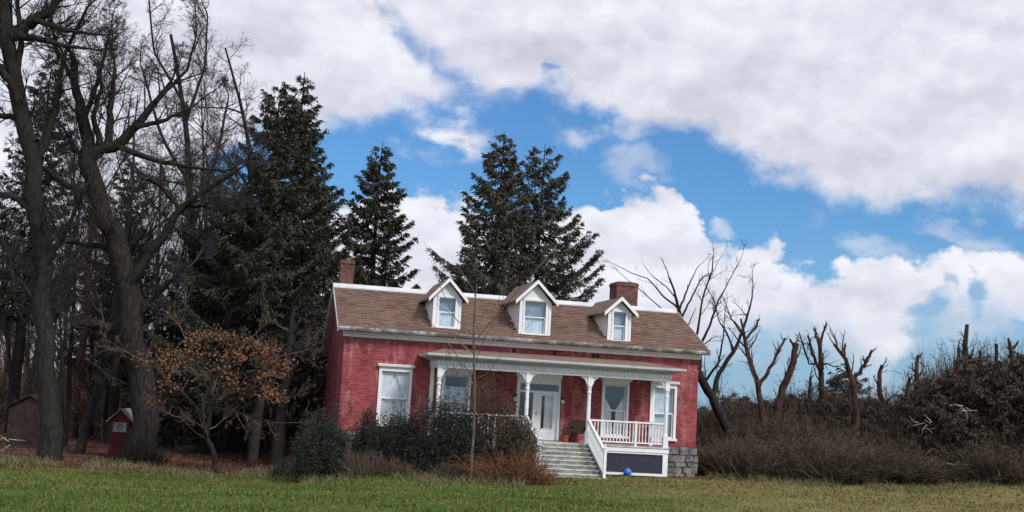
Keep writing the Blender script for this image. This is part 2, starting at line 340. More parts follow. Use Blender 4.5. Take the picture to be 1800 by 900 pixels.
# ------------------------------------------------------------ mesh builder
class MB:
    def __init__(s): s.V = []; s.F = {}; s.n = 0
    def raw(s, v, f):                       # v (N,3), f (M,k)
        v = np.asarray(v, float).reshape(-1, 3); f = np.asarray(f, np.int64)
        s.V.append(v); s.F.setdefault(f.shape[1], []).append(f+s.n); s.n += len(v)
        return s
    def box(s, x0, x1, y0, y1, z0, z1):
        v = [(x0, y0, z0), (x1, y0, z0), (x1, y1, z0), (x0, y1, z0), (x0, y0, z1), (x1, y0, z1), (x1, y1, z1), (x0, y1, z1)]
        return s.raw(v, [(0, 3, 2, 1), (4, 5, 6, 7), (0, 1, 5, 4), (1, 2, 6, 5), (2, 3, 7, 6), (3, 0, 4, 7)])
    def hexa(s, v): return s.raw(v, [(0, 3, 2, 1), (4, 5, 6, 7), (0, 1, 5, 4), (1, 2, 6, 5), (2, 3, 7, 6), (3, 0, 4, 7)])
    def prism(s, poly, axis, a, b):         # polygon (list of 2-D) extruded along axis 0/1/2
        def P(p, t):
            q = list(p); q.insert(axis, t); return q
        n = len(poly); v = [P(p, a) for p in poly]+[P(p, b) for p in poly]; s.raw(v, [tuple(range(n))]); k = s.n-2*n
        s.F[n].append(np.array([[k+n+i for i in range(n)][::-1]])); s.F.setdefault(4, []).append(np.array([[k+i, k+(i+1) % n, k+n+(i+1) % n, k+n+i] for i in range(n)]))
        return s
    def lathe(s, prof, cx=0, cy=0, n=10, rot=0):
        v = []; f = []
        for r, z in prof:
            for i in range(n): a = 2*PI*i/n+rot; v.append((cx+r*math.cos(a), cy+r*math.sin(a), z))
        for j in range(len(prof)-1):
            for i in range(n): f.append((j*n+i, j*n+(i+1) % n, (j+1)*n+(i+1) % n, (j+1)*n+i))
        s.raw(v, f); k = s.n-len(v)
        s.F.setdefault(n, []).append(np.array([[k+i for i in range(n)][::-1], [k+(len(prof)-1)*n+i for i in range(n)]])); return s
    def tubes(s, P, R, sides=5, cap=False): # P (N,K,3) R (N,K)
        P = np.asarray(P, float); R = np.asarray(R, float); N, K, _ = P.shape
        if N == 0: return s
        T = np.gradient(P, axis=1); T /= np.linalg.norm(T, axis=2, keepdims=True)+1e-9
        ref = np.where(np.abs(T[:, :1, 2:3]) > .9, np.array([[[1., 0, 0]]]), np.array([[[0, 0, 1.]]])); ref = np.broadcast_to(ref, T.shape)
        U = np.cross(T, ref); U /= np.linalg.norm(U, axis=2, keepdims=True)+1e-9; W = np.cross(T, U)
        a = np.arange(sides)*2*PI/sides
        ring = P[:, :, None]+R[:, :, None, None]*(U[:, :, None]*np.cos(a)[:, None]+W[:, :, None]*np.sin(a)[:, None])
        idx = np.arange(N*K*sides).reshape(N, K, sides); nx = np.roll(idx, -1, axis=2)
        f = np.stack([idx[:, :-1], nx[:, :-1], nx[:, 1:], idx[:, 1:]], -1).reshape(-1, 4)
        s.raw(ring.reshape(-1, 3), f)
        if cap:
            k = s.n-N*K*sides; s.F.setdefault(sides, []).append(idx[:, -1].reshape(N, sides)+k)
        return s
    def ribbons(s, P, R):
        N, K, _ = P.shape
        if N == 0: return s
        T = P[:, -1]-P[:, 0]; U = np.cross(T, RNG.normal(size=(N, 3))); U = U/(np.linalg.norm(U, axis=1, keepdims=True)+1e-9)
        o = U[:, None]*R[:, :, None]*1.25; v = np.stack([P-o, P+o], 2).reshape(-1, 3)
        i = np.arange(N*K*2).reshape(N, K, 2); return s.raw(v, np.stack([i[:, :-1, 0], i[:, :-1, 1], i[:, 1:, 1], i[:, 1:, 0]], -1).reshape(-1, 4))
    def quads(s, C, A, B):                  # centre, half axes (N,3)
        v = np.stack([C-A-B, C+A-B, C+A+B, C-A+B], 1).reshape(-1, 3)
        return s.raw(v, np.arange(len(v)).reshape(-1, 4))
    def mesh(s, name, m=None, smooth=False):
        me = bpy.data.meshes.new(name); V = np.concatenate(s.V).astype(np.float32)
        loops = []; starts = []; o = 0
        for k, fs in s.F.items():
            f = np.concatenate(fs); loops.append(f.ravel()); starts.append(o+np.arange(len(f))*k); o += f.size
        L = np.concatenate(loops).astype(np.int32); S = np.concatenate(starts).astype(np.int32)
        me.vertices.add(len(V)); me.vertices.foreach_set('co', V.ravel()); me.loops.add(len(L)); me.loops.foreach_set('vertex_index', L)
        me.polygons.add(len(S)); me.polygons.foreach_set('loop_start', S)
        me.polygons.foreach_set('use_smooth', np.full(len(S), bool(smooth)))
        me.update(calc_edges=True)
        if m: me.materials.append(MATS[m])
        return me
    def build(s, name, m, parent=None, smooth=False, kind=None, bevel=0):
        o = bpy.data.objects.new(name, s.mesh(name, m, smooth)); col.objects.link(o)
        if parent:
            o.parent = parent
        if kind: o['kind'] = kind
        if bevel:
            b = o.modifiers.new('bevel', 'BEVEL'); b.width = bevel; b.segments = 1; b.limit_method = 'ANGLE'
        return o
def tag(o, label=None, cat=None, group=None, kind=None):
    for k, v in (('label', label), ('category', cat), ('group', group), ('kind', kind)):
        if v: o[k] = v
    return o
def empty(name, loc=(0, 0, 0), rz=0, **kw):
    o = bpy.data.objects.new(name, None); col.objects.link(o); o.location = loc; o.rotation_euler = (0, 0, rz); o.empty_display_size = .3
    return tag(o, **kw)
def link_copy(o, parent, loc, rz=0, sc=None):
    c = o.copy(); col.objects.link(c); c.parent = parent; c.location = loc; c.rotation_euler = (0, 0, rz)
    if sc: c.scale = sc
    return c
def copy_thing(root, loc, rz=0, sc=(1, 1, 1), label=None, group=None):
    r = root.copy(); col.objects.link(r); r.location = loc; r.rotation_euler = (0, 0, rz); r.scale = sc
    if label: r['label'] = label
    if group: r['group'] = group
    for ch in list(root.children):
        c = ch.copy(); col.objects.link(c); c.parent = r
        for g in ch.children:
            d = g.copy(); col.objects.link(d); d.parent = c
    return r
def unit(v): return v/(np.linalg.norm(v, axis=-1, keepdims=True)+1e-9)

# ------------------------------------------------------------ ground
gx = np.concatenate([[-3000, -600, -150], np.linspace(-60, 60, 121), [150, 600, 3000]]); gy = np.concatenate([[-400, -120], np.linspace(-50, 40, 181), [90, 300, 1000, 3000]])
GX, GY = np.meshgrid(gx, gy); GZ = ground_z(GX, GY); nx_, ny_ = len(gx), len(gy)
ii = np.arange(nx_*ny_).reshape(ny_, nx_)
gm = MB().raw(np.stack([GX, GY, GZ], -1).reshape(-1, 3), np.stack([ii[:-1, :-1], ii[:-1, 1:], ii[1:, 1:], ii[1:, :-1]], -1).reshape(-1, 4))
tag(gm.build('ground', 'lawn', smooth=True), kind='structure')

# grass blades over the strip of lawn in view
N = 190000
dep = 19+31*RNG.random(N)**1.0; pxx = RNG.uniform(-60, 1860, N)
d = FW[None]+RT[None]*((pxx-900)/FPX)[:, None]
q = CAM[None]+d*dep[:, None]; q[:, 2] = ground_z(q[:, 0], q[:, 1])
keep = ~((q[:, 0] > -.3) & (q[:, 0] < 14.2) & (q[:, 1] > -1.2))
keep &= (q[:, 1] < -2.6+RNG.random(N)*3.0+np.where(q[:, 0] > 16, 4, 0))
q = q[keep]; n = len(q)
h = RNG.uniform(.03, .085, n)*(1+.6*np.sin(q[:, 0]*1.3)*np.sin(q[:, 1]*1.7)); a = RNG.uniform(0, 2*PI, n); wd = RNG.uniform(.008, .02, n)
side = np.stack([np.cos(a), np.sin(a), 0*a], 1)*wd[:, None]; lean = np.stack([RNG.normal(0, .4, n), RNG.normal(0, .4, n), np.ones(n)], 1)*h[:, None]
v = np.stack([q-side, q+side, q+lean], 1).reshape(-1, 3)
tag(MB().raw(v, np.arange(len(v)).reshape(-1, 3)).build('grass', 'grass_blade'), 'short mown green grass turning dry and tan towards the right', 'grass', kind='stuff')

# ------------------------------------------------------------ the house
W, H, F, RY, RH, D = 13.98, 4.72, 1.12, 3.24, 6.66, 9.0
EY, EZ = -.42, 4.90                                          # front eave
BY, BZ = 9.45, 3.35                                          # rear eave
PD = 1.62                                                     # porch depth
SL = (RH-EZ)/(RY-EY)
def roof_z(y): return EZ+(y-EY)*SL if y <= RY else RH-(y-RY)*(RH-BZ)/(BY-RY)
house = empty('brick_house', (0, 0, 0), label='red painted brick farmhouse with three white dormers and a long white front porch', cat='house')
def wx(px, py, Y=0.): return float(on_y(px, py, Y)[0])
def wz(px, py, Y=0.): return float(on_y(px, py, Y)[2])
def rect(px0, px1, py0, py1, Y=0.):
    a = on_y(px0, py0, Y); b = on_y(px1, py0, Y); c = on_y(px0, py1, Y); e = on_y(px1, py1, Y)
    return (a[0]+c[0])/2, (b[0]+e[0])/2, (c[2]+e[2])/2, (a[2]+b[2])/2
wins = [rect(668, 717, 652, 749), rect(779, 821, 662, 752), rect(1061, 1100, 677, 768), rect(1149, 1184, 680, 765)]
z0w = sum(r[2] for r in wins)/4; z1w = sum(r[3] for r in wins)/4
wins = [(r[0], r[1], z0w, z1w) for r in wins]
dr = rect(909, 981, 664, 779); dr = (dr[0], dr[1], F+.02, dr[3])
print('wins', wins, 'door', dr)
def wall_open(mb, x0, x1, z0, z1, ops, y, th):
    xs = sorted({x0, x1, *[o[0] for o in ops], *[o[1] for o in ops]}); zs = sorted({z0, z1, *[o[2] for o in ops], *[o[3] for o in ops]})
    if th > .2:
        for xe in (x0, x1): mb.raw([(xe, y, z0), (xe, y+th, z0), (xe, y+th, z1), (xe, y, z1)], [(0, 1, 2, 3)])
    for i in range(len(xs)-1):
        for j in range(len(zs)-1):
            cx, cz = (xs[i]+xs[i+1])/2, (zs[j]+zs[j+1])/2
            if any(o[0] < cx < o[1] and o[2] < cz < o[3] for o in ops): continue
            mb.raw([(xs[i], y, zs[j]), (xs[i+1], y, zs[j]), (xs[i+1], y, zs[j+1]), (xs[i], y, zs[j+1])], [(0, 1, 2, 3)])
            mb.raw([(xs[i], y+th, zs[j]), (xs[i+1], y+th, zs[j]), (xs[i+1], y+th, zs[j+1]), (xs[i], y+th, zs[j+1])], [(3, 2, 1, 0)])
    for a, b, c, d_ in ops:
        mb.raw([(a, y, c), (a, y+th, c), (a, y+th, d_), (a, y, d_), (b, y, c), (b, y+th, c), (b, y+th, d_), (b, y, d_)], [(0, 1, 2, 3), (7, 6, 5, 4), (0, 4, 5, 1), (3, 2, 6, 7)])
wm = MB(); wall_open(wm, 0, W, F, H, wins+[dr], 0, .3)
for xx, s_ in ((0, 1), (W, -1)):                              # gable ends with the saltbox slope
    pr = [(.3, F), (D, F), (D, roof_z(D)-.16), (RY, RH-.16), (.3, H)]
    pr[4] = (.3, roof_z(.3)-.1)
    wm.prism(pr, 0, xx, xx+s_*.28)
wm.box(.28, W-.28, D-.3, D, F, roof_z(D)-.16)
wm.build('wall', 'painted_brick', house)
MB().box(.1, W-.1, .3, D-.3, F-.1, F).build('interior_floor', 'room_wall', house)
MB().box(.3, W-.3, 2.2, 2.3, F, H-.1).build('partition', 'room_wall', house)
MB().box(.1, W-.1, .3, D-.4, H-.14, H-.06).build('ceiling', 'room_wall', house) if False else None
# foundation
fo = MB(); fo.box(.0, W+.0, .02, D, -.8, F); fo.build('foundation', 'mortar', house)
def stones(x0, x1, face_y, dx0, par, zlo=-.1):
    z = zlo; row = 0
    while z < F-.04:
        hh = rnd.uniform(.16, .30); 
        if z+hh > F-.1: hh = F-z-.01
        x = x0-(.1 if row % 2 else 0)
        while x < x1-.05:
            ww = rnd.uniform(.18, .55); ww = min(ww, x1-x)
            if ww < .12: break
            g = .008; j = lambda s=.028: rnd.uniform(-s, s)
            pr = rnd.uniform(.015, .06)
            X0, X1, Z0, Z1 = max(x, x0)+g, x+ww-g, z+g, z+hh-g
            c = [(X0+j(), Z0+j()), (X1+j(), Z0+j()), (X1+j(), Z1+j()), (X0+j(), Z1+j())]
            b = MB(); cx, cz = (X0+X1)/2, (Z0+Z1)/2
            back = [(p[0], face_y+.06, p[1]) for p in c]; mid = [(p[0], face_y-.01, p[1]) for p in c]
            fr = [(cx+(p[0]-cx)*.8, face_y-pr+j(.01), cz+(p[1]-cz)*.8) for p in c]
            v = back+mid+fr; f = [(i, (i+1) % 4, 4+(i+1) % 4, 4+i) for i in range(4)]+[(4+i, 4+(i+1) % 4, 8+(i+1) % 4, 8+i) for i in range(4)]+[(8, 9, 10, 11)]
            b.raw(v, f); b.build('stone', 'field_stone', par)
            x += ww
        z += hh; row += 1
stones(W-1.75, W+.12, 0.0, 0, house)
stones(-.1, 2.2, 0.0, 0, house)
# cornice and gutter
c_ = MB().prism([(0, H-.15), (-.05, H-.15), (-.07, H-.06), (-.16, H-.03), (-.20, H+.04), (-.20, H+.09), (0, H+.09)], 0, -.06, W+.06)
c_.build('cornice', 'white_paint', house)
g_ = MB().prism([(-.34, H+.03), (-.46, H+.06), (-.50, H+.13), (-.50, H+.19), (-.46, H+.19), (-.44, H+.12), (-.34, H+.10)], 0, -.27, W+.27); g_.build('gutter', 'grimy_gutter', house)
MB().box(-.25, W+.25, -.36, -.2, H+.06, H+.10).build('soffit', 'soffit_grey', house)
# roof deck and shingles
rf = MB()
OV = .27
for (ya, za, yb, zb) in ((EY, EZ, RY, RH), (RY, RH, BY, BZ)):
    nrm = Vector((0, -(zb-za), yb-ya)).normalized(); ny_, nz_ = nrm.y*.10, nrm.z*.10
    ln = [(ya, za), (yb, zb), (yb-ny_, zb-nz_), (ya-ny_, za-nz_)]
    rf.prism(ln, 0, -OV, W+OV)
roof = rf.build('roof', 'soffit_grey', house)
dormers = [(759, 808, 580, 524, 490, 783), (911, 966, 592, 530, 494, 938), (1067, 1107, 604, 549, 524, 1088)]
sh = MB(); ncr = 24; sl = math.hypot(RY-EY, RH-EZ); uy, uz = (RY-EY)/sl, (RH-EZ)/sl; nyy, nzz = -uz, uy
DF = .0                                                       # dormer face plane
dinfo = []
for (a, b, yb, ye, yp, xp) in dormers:
    x0, x1 = wx(a, yb, DF), wx(b, yb, DF); zb = wz((a+b)/2, yb, DF); ze = wz((a+b)/2, ye, DF); zp = wz(xp, yp, DF-.2)
    dinfo.append((x0, x1, zb, ze, zp))
print('dormers', dinfo)
for k in range(ncr):
    t0 = k*sl/ncr; ex = sl/ncr
    x = -OV-.02-(.16 if k % 2 else 0)
    while x < W+OV:
        ww = .31+rnd.uniform(-.02, .02); X0, X1 = max(x, -OV-.02), min(x+ww-.006, W+OV+.02); x += ww
        if X1-X0 < .03: continue
        cy = EY+uy*(t0+ex/2)
        if any(d_[0]+.04 < (X0+X1)/2 < d_[1]-.04 and DF+.1 < cy < 2.4 for d_ in dinfo): continue
        th0 = .030+rnd.uniform(0, .012)
        lo, hi = t0-.02+rnd.uniform(-.006, .006), t0+ex+.01
        A = (EY+uy*lo, EZ+uz*lo); B = (EY+uy*hi, EZ+uz*hi)
        v = [(X0, *A), (X1, *A), (X1, *B), (X0, *B)]
        v += [(X0, A[0]+nyy*th0, A[1]+nzz*th0), (X1, A[0]+nyy*th0, A[1]+nzz*th0), (X1, B[0]+nyy*.006, B[1]+nzz*.006), (X0, B[0]+nyy*.006, B[1]+nzz*.006)]
        sh.hexa(v)
sh.build('shingles', 'shingle', roof, kind='stuff')
rs = MB().prism([(RY+.02, RH+.02), (BY+.03, BZ+.015), (BY+.03, BZ-.02), (RY+.02, RH-.012)], 0, -OV-.01, W+OV+.01); rs.build('rear_shingles', 'porch_shingle', roof)
MB().prism([(RY-.20, RH-.06), (RY-.20, RH-.01), (RY, RH+.14), (RY+.2, RH-.01), (RY+.2, RH-.06), (RY, RH+.06)], 0, -OV-.05, W+OV-.1).build('ridge_cap', 'ridge_metal', roof)
# rake boards on both gable ends
for xa, xb in ((-OV-.05, -OV-.01), (W+OV+.01, W+OV+.05)):
    MB().prism([(EY-.02, EZ-.16), (RY, RH-.14), (RY, RH+.02), (EY-.02, EZ+.0)], 0, xa, xb).build('rake_board', 'grey_board', house)
    xs_ = (-OV-.01, -.002) if xa < 0 else (W+.002, W+OV+.01)
    MB().prism([(RY+.05, RH-.20), (BY, BZ-.17), (BY, BZ-.12), (RY+.05, RH-.15)], 0, *xs_).build('rake_soffit', 'grey_board', house)
    MB().prism([(RY, RH-.13), (BY+.05, BZ-.14), (BY+.05, BZ+.02), (RY, RH+.02)], 0, xa, xb).build('rake_board', 'grey_board', house)
MB().box(-OV, .0, BY-.3, BY, BZ-.55, BZ-.1).build('cornice_return', 'grey_board', house)
# vents under the eave
for px, py in ((826, 606), (904, 612), (975, 616), (1043, 621), (1051, 622)):
    x, z = wx(px, py), wz(px, py)-.10; vb = MB(); n = 10
    v = [(x+.085*math.cos(2*PI*i/n), -.006, z+.115*math.sin(2*PI*i/n)) for i in range(n)]+[(x+.085*math.cos(2*PI*i/n), .006, z+.115*math.sin(2*PI*i/n)) for i in range(n)]
    vb.raw(v, [tuple(range(n))[::-1]]); k = [(i, (i+1) % n, n+(i+1) % n, n+i) for i in range(n)]; vb.F.setdefault(4, []).append(np.array(k))
    vb.build('attic_vent', 'black_iron', house)
# chimneys
cz = RH
def chimney(x0, x1, y0, y1, zt, flare=.0):
    b = MB().box(x0, x1, y0, y1, roof_z(max(y0, RY))-.7, zt-.16).box(x0-.03, x1+.03, y0-.03, y1+.03, zt-.16, zt-.05).box(x0, x1, y0, y1, zt-.05, zt)
    c = b.build('chimney', 'chimney_brick', roof)
    MB().box(x0+.1, x1-.1, y0+.1, y1-.1, zt-.02, zt+.03).build('flue', 'dark_interior', c)
zc = wz(610, 457, RY+.2); chimney(wx(598, 480, RY+.1), wx(622, 480, RY+.1), RY+.1, RY+.7, zc)
zc = wz(1100, 498, RY+.9); chimney(wx(1084, 520, RY+.5), wx(1121, 520, RY+.5), RY+.5, RY+1.5, zc)
# windows
def sheet_curtain(mb, x0, x1, z0, z1, y, amp=.02, waves=7, shape=None):
    nx, nz = 28, 10; v = []
    for j in range(nz+1):
        for i in range(nx+1):
            u_ = i/nx; t_ = j/nz; a, b = (x0, x1) if shape is None else shape(t_)
            v.append((a+(b-a)*u_, y+amp*math.sin(u_*waves*2*PI)*(1-.3*t_), z0+(z1-z0)*t_))
    i = np.arange((nx+1)*(nz+1)).reshape(nz+1, nx+1)
    mb.raw(v, np.stack([i[:-1, :-1], i[:-1, 1:], i[1:, 1:], i[1:, :-1]], -1).reshape(-1, 4))
def window(r, kind, cap=True, name='window', y=0., fw=.10, par=house):
    x0, x1, z0, z1 = r; f = MB(); cap_o = None
    yo = y-.05
    f.box(x0-fw, x0, yo, y+.04, z0, z1).box(x1, x1+fw, yo, y+.04, z0, z1).box(x0-fw, x1+fw, yo-.004, y+.04, z1, z1+.15)
    wdw = f.build(name, 'white_paint', par)
    MB().box(x0-fw-.05, x1+fw+.05, yo-.06, y+.04, z0-.09, z0-.002).build('sill', 'white_paint', wdw)
    if cap:
        MB().prism([(y-.0, z1+.15), (yo-.10, z1+.17), (yo-.12, z1+.24), (y, z1+.27)], 0, x0-fw-.07, x1+fw+.07).build('window_cap', 'white_paint', wdw)
    ym = y+.015; s = .055; zm = z0+(z1-z0)*.5
    MB().box(x0, x0+s, ym, ym+.04, z0, zm).box(x1-s, x1, ym, ym+.04, z0, zm).box(x0+s, x1-s, ym, ym+.04, z0, z0+s).box(x0+s, x1-s, ym-.002, ym+.04, zm-.04, zm).build('lower_sash', 'white_paint', wdw)
    ym += .043
    MB().box(x0, x0+s, ym, ym+.04, zm-.03, z1).box(x1-s, x1, ym, ym+.04, zm-.03, z1).box(x0+s, x1-s, ym, ym+.04, z1-s, z1).box(x0+s, x1-s, ym-.002, ym+.038, zm-.03, zm+.01).build('upper_sash', 'white_paint', wdw)
    MB().box(x0+s, x1-s, ym-.028, ym-.022, z0+s, zm-.04).build('pane', 'window_glass', wdw)
    MB().box(x0+s, x1-s, ym+.017, ym+.023, zm+.01, z1-s).build('pane', 'window_glass', wdw)
    yc = y+.165; h_ = z1-z0; cm = 'curtain'
    if kind == 'full':
        c = MB(); sheet_curtain(c, x0-.05, x1+.05, z0-.02, z1, yc, .022, 9); c.build('curtain', cm, wdw, smooth=True)
        c = MB(); xc = (x0+x1)/2; sheet_curtain(c, x0, xc, z0+.35, z1+.02, yc-.06, .012, 4, lambda t: (x0-.02, x0+(xc-x0)*(.25+.75*t**1.6))); c.build('curtain', 'curtain', wdw, smooth=True)
        c = MB(); sheet_curtain(c, xc, x1, z0+.35, z1+.02, yc-.06, .012, 4, lambda t: (x1-(x1-xc)*(.25+.75*t**1.6), x1+.02)); c.build('curtain', 'curtain', wdw, smooth=True)
    elif kind == 'low':
        c = MB(); sheet_curtain(c, x0-.05, x1+.05, z0-.02, z0+h_*.78, yc, .02, 8); c.build('curtain', 'curtain_blue', wdw, smooth=True)
    elif kind == 'tied':
        xc = (x0+x1)/2; wv = x1-x0
        def gp(t): return .09 if t > .22 and t < .58 else (.02 if t < .22 else .09+(t-.58)**1.15*1.35)
        for sgn in (-1, 1):
            c = MB()
            sh_ = (lambda t: (x0-.03, xc-max(.015, min(.5, gp(t)))*wv)) if sgn < 0 else (lambda t: (xc+max(.015, min(.5, gp(t)))*wv, x1+.03))
            sheet_curtain(c, x0, xc, z0-.02, z0+h_*.86, yc, .018, 5, sh_); c.build('curtain', cm, wdw, smooth=True)
    elif kind == 'blue':
        c = MB(); sheet_curtain(c, x0-.05, x1+.05, z0-.02, z1, yc, .02, 8); c.build('curtain', 'curtain_blue', wdw, smooth=True)
    elif kind == 'half':
        c = MB(); sheet_curtain(c, x0-.05, x1+.05, z0-.02, z0+h_*.45, yc, .02, 6); c.build('curtain', 'curtain_blue', wdw, smooth=True)
    return wdw
for r, k in zip(wins, ('full', 'low', 'tied', 'blue')): window(r, k)
# door with sidelight and transom
x0, x1, z0, z1 = dr; u_ = lambda px: wx(px, 740, -.03)
f = MB(); f.box(x0-.06, x0+.06, -.06, .2, z0, z1).box(x1-.02, x1+.05, -.06, .2, z0, z1).box(x0-.10, x1+.09, -.07, .2, z1, z1+.22).box(x0+.06, x1-.02, -.04, .14, z1-.14, z1)
zt0 = z0+(z1-z0)*.79; zt1 = z0+(z1-z0)*.90; xd = u_(939)
f.box(x0+.06, x1-.02, -.045, .14, zt0-.08, zt0).box(x0+.06, x1-.02, -.045, .14, zt1, z1-.14).box(xd-.08, xd, -.045, .14, z0, zt0-.08)
ent = f.build('door_frame', 'white_paint', house)
MB().prism([(-.07, z1+.22), (-.16, z1+.24), (-.19, z1+.31), (0, z1+.34)], 0, x0-.14, x1+.13).build('door_cap', 'white_paint', ent)
MB().box(x0+.06, x1-.02, .04, .046, zt0, zt1).build('transom_pane', 'window_glass', ent)
MB().box(x0+.06, xd-.08, .05, .056, z0+.75, zt0-.08).build('sidelight_pane', 'window_glass', ent)
MB().box(x0+.06, xd-.08, .02, .09, z0, z0+.75).build('sidelight_panel', 'white_paint', ent)
gx0, gx1, gz0, gz1 = u_(951), u_(971), wz(960, 753), wz(960, 696)
dl = MB(); dx0, dx1, dz0, dz1 = xd, x1-.02, z0, zt0-.08
dl.box(dx0, gx0, .04, .09, dz0, dz1).box(gx1, dx1, .04, .09, dz0, dz1).box(gx0, gx1, .042, .088, dz0, gz0).box(gx0, gx1, .042, .088, gz1, dz1)
door = dl.build('door', 'white_paint', house)
MB().box(gx0, gx1, .062, .068, gz0, gz1).build('pane', 'window_glass', door)
MB().box(gx0-.03, gx0, .03, .042, gz0-.03, gz1+.03).box(gx1, gx1+.03, .03, .042, gz0-.03, gz1+.03).box(gx0, gx1, .03, .042, gz1, gz1+.03).box(gx0, gx1, .03, .042, gz0-.03, gz0).box(gx0+.05, gx1-.05, .025, .042, gz0-.45, gz0-.13).build('moulding', 'weathered_white', door)
c = MB(); sheet_curtain(c, gx0-.02, gx1+.02, gz0-.02, gz1, .16, .012, 5, lambda t: (gx0+(gx1-gx0)*.35, gx1+.02)); c.build('lace_curtain', 'curtain', door, smooth=True)
MB().lathe([(.012, 0), (.03, .01), (.03, .03), (.012, .05)], dx0+.07, 0.02, 8).build('door_knob', 'black_iron', door).location = (0, 0, z0+.95)
# dormers
for n_, (x0, x1, zb, ze, zp) in enumerate(dinfo):
    xc = (x0+x1)/2; y1_ = lambda z: EY+(z-EZ)/SL              # where a height meets the roof
    dm = MB(); r = (x0+.22 if n_ != 1 else x0+.20, x1-.22 if n_ != 1 else x1-.20, zb+.13, ze+.02)
    wall_open(dm, x0, x1, zb-.08, ze, [(r[0], r[1], r[2], ze)], DF, .1)
    dm.prism([(x0, ze), (x1, ze), (xc, zp-.09)], 1, DF, DF+.1)
    dormer = dm.build('dormer', 'white_paint', house)
    for xa, xb in ((x0, x0+.06), (x1-.06, x1)):
        MB().prism([(DF+.1, zb-.10), (DF+.1, ze), (y1_(ze)+.1, ze), (DF+.1, zb-.10)][:3], 0, xa, xb).build('dormer_cheek', 'weathered_white', dormer)
    rp = MB(); ovx = .22; slp = (zp-ze)/((x1-x0)/2+.0)
    for sg in (-1, 1):
        ex = xc+sg*((x1-x0)/2+ovx); ez = zp-slp*.80*((x1-x0)/2+ovx)
        ybk_e, ybk_p = min(y1_(ez)+.3, RY), min(y1_(zp)+.1, RY+.3)
        a_ = [(ex, DF-.2, ez), (ex, ybk_e, ez), (xc, ybk_p, zp), (xc, DF-.2, zp)]; b_ = [(p[0], p[1], p[2]+.06) for p in a_]
        rp.raw(a_+b_, [(0, 1, 2, 3), (7, 6, 5, 4), (0, 4, 5, 1), (1, 5, 6, 2), (2, 6, 7, 3), (3, 7, 4, 0)])
        q_ = [(ex-sg*.0, ez-.085), (xc, zp-.085), (xc, zp+.065), (ex, ez+.065)]
        MB().prism(q_, 1, DF-.25, DF-.203).build('barge_board', 'white_paint', dormer)
    rp.build('dormer_roof', 'porch_shingle', dormer)
    for xa in (x0-.012, x1-.078): MB().box(xa, xa+.09, DF-.025, DF-.002, zb-.08, ze-.01).build('corner_board', 'white_paint', dormer)
    s = .05; x0w, x1w, z0w_, z1w_ = r; zm = (z0w_+z1w_)/2
    fr = MB(); e_ = .07
    fr.box(x0w-e_, x0w, DF-.03, DF+.02, z0w_, z1w_).box(x1w, x1w+e_, DF-.03, DF+.02, z0w_, z1w_).box(x0w-e_, x1w+e_, DF-.032, DF+.02, z1w_, z1w_+.08).box(x0w-e_-.03, x1w+e_+.03, DF-.06, DF+.02, z0w_-.07, z0w_)
    fr.box(x0w, x1w, DF+.03, DF+.06, z1w_-.05, z1w_).box(x0w, x1w, DF+.032, DF+.062, zm-.02, zm+.02).box(x0w, x0w+.04, DF+.03, DF+.06, z0w_, zm-.02).box(x1w-.04, x1w, DF+.03, DF+.06, z0w_, zm-.02)
    fr.build('window_frame', 'white_paint', dormer)
    MB().box(x0w, x1w, DF+.066, DF+.07, z0w_, z1w_).build('pane', 'window_glass', dormer)
    cc = MB(); sheet_curtain(cc, x0w-.02, x1w+.02, z0w_, z0w_+(z1w_-z0w_)*(.50, .42, .46)[n_], DF+.13, .012, 6); cc.build('curtain', 'curtain_blue', dormer, smooth=True)
    MB().box(x0w-.02, x1w+.02, DF+.17, DF+.175, z0w_, z1w_).build('reflection_sheet', 'reflection_slate', dormer)  # added sheet: its blue colour stands in for sky reflected in the upper pane

# ---- porch
py_ = -PD
pxs = [wx(770, 700, py_), wx(926, 705, py_), wx(1035, 710, py_), wx(1171, 720, py_)]
ptop = sum((wz(770, 648, py_), wz(926, 655, py_), wz(1034, 661, py_), wz(1168, 669, py_)))/4
print('porch', pxs, ptop)
porch = empty('front_porch_structure', (0, 0, 0)); porch.parent = house; porch.name = 'porch'
XL, XR = pxs[0]-.12, pxs[3]+.12
nb = 26
for i in range(nb):
    yy = -PD-.12+i*(PD+.12)/nb if False else 0
nbd = 12; bw = (PD+.10)/nbd
for i in range(nbd):
    MB().box(XL-.05, XR+.05, -PD-.12+i*bw, -PD-.12+(i+1)*bw-.006, F-.035, F).build('floor_board', 'step_paint', porch)
MB().box(XL-.02, XR+.02, -PD-.09, -.03, F-.20, F-.037).build('porch_beam', 'white_paint', porch)
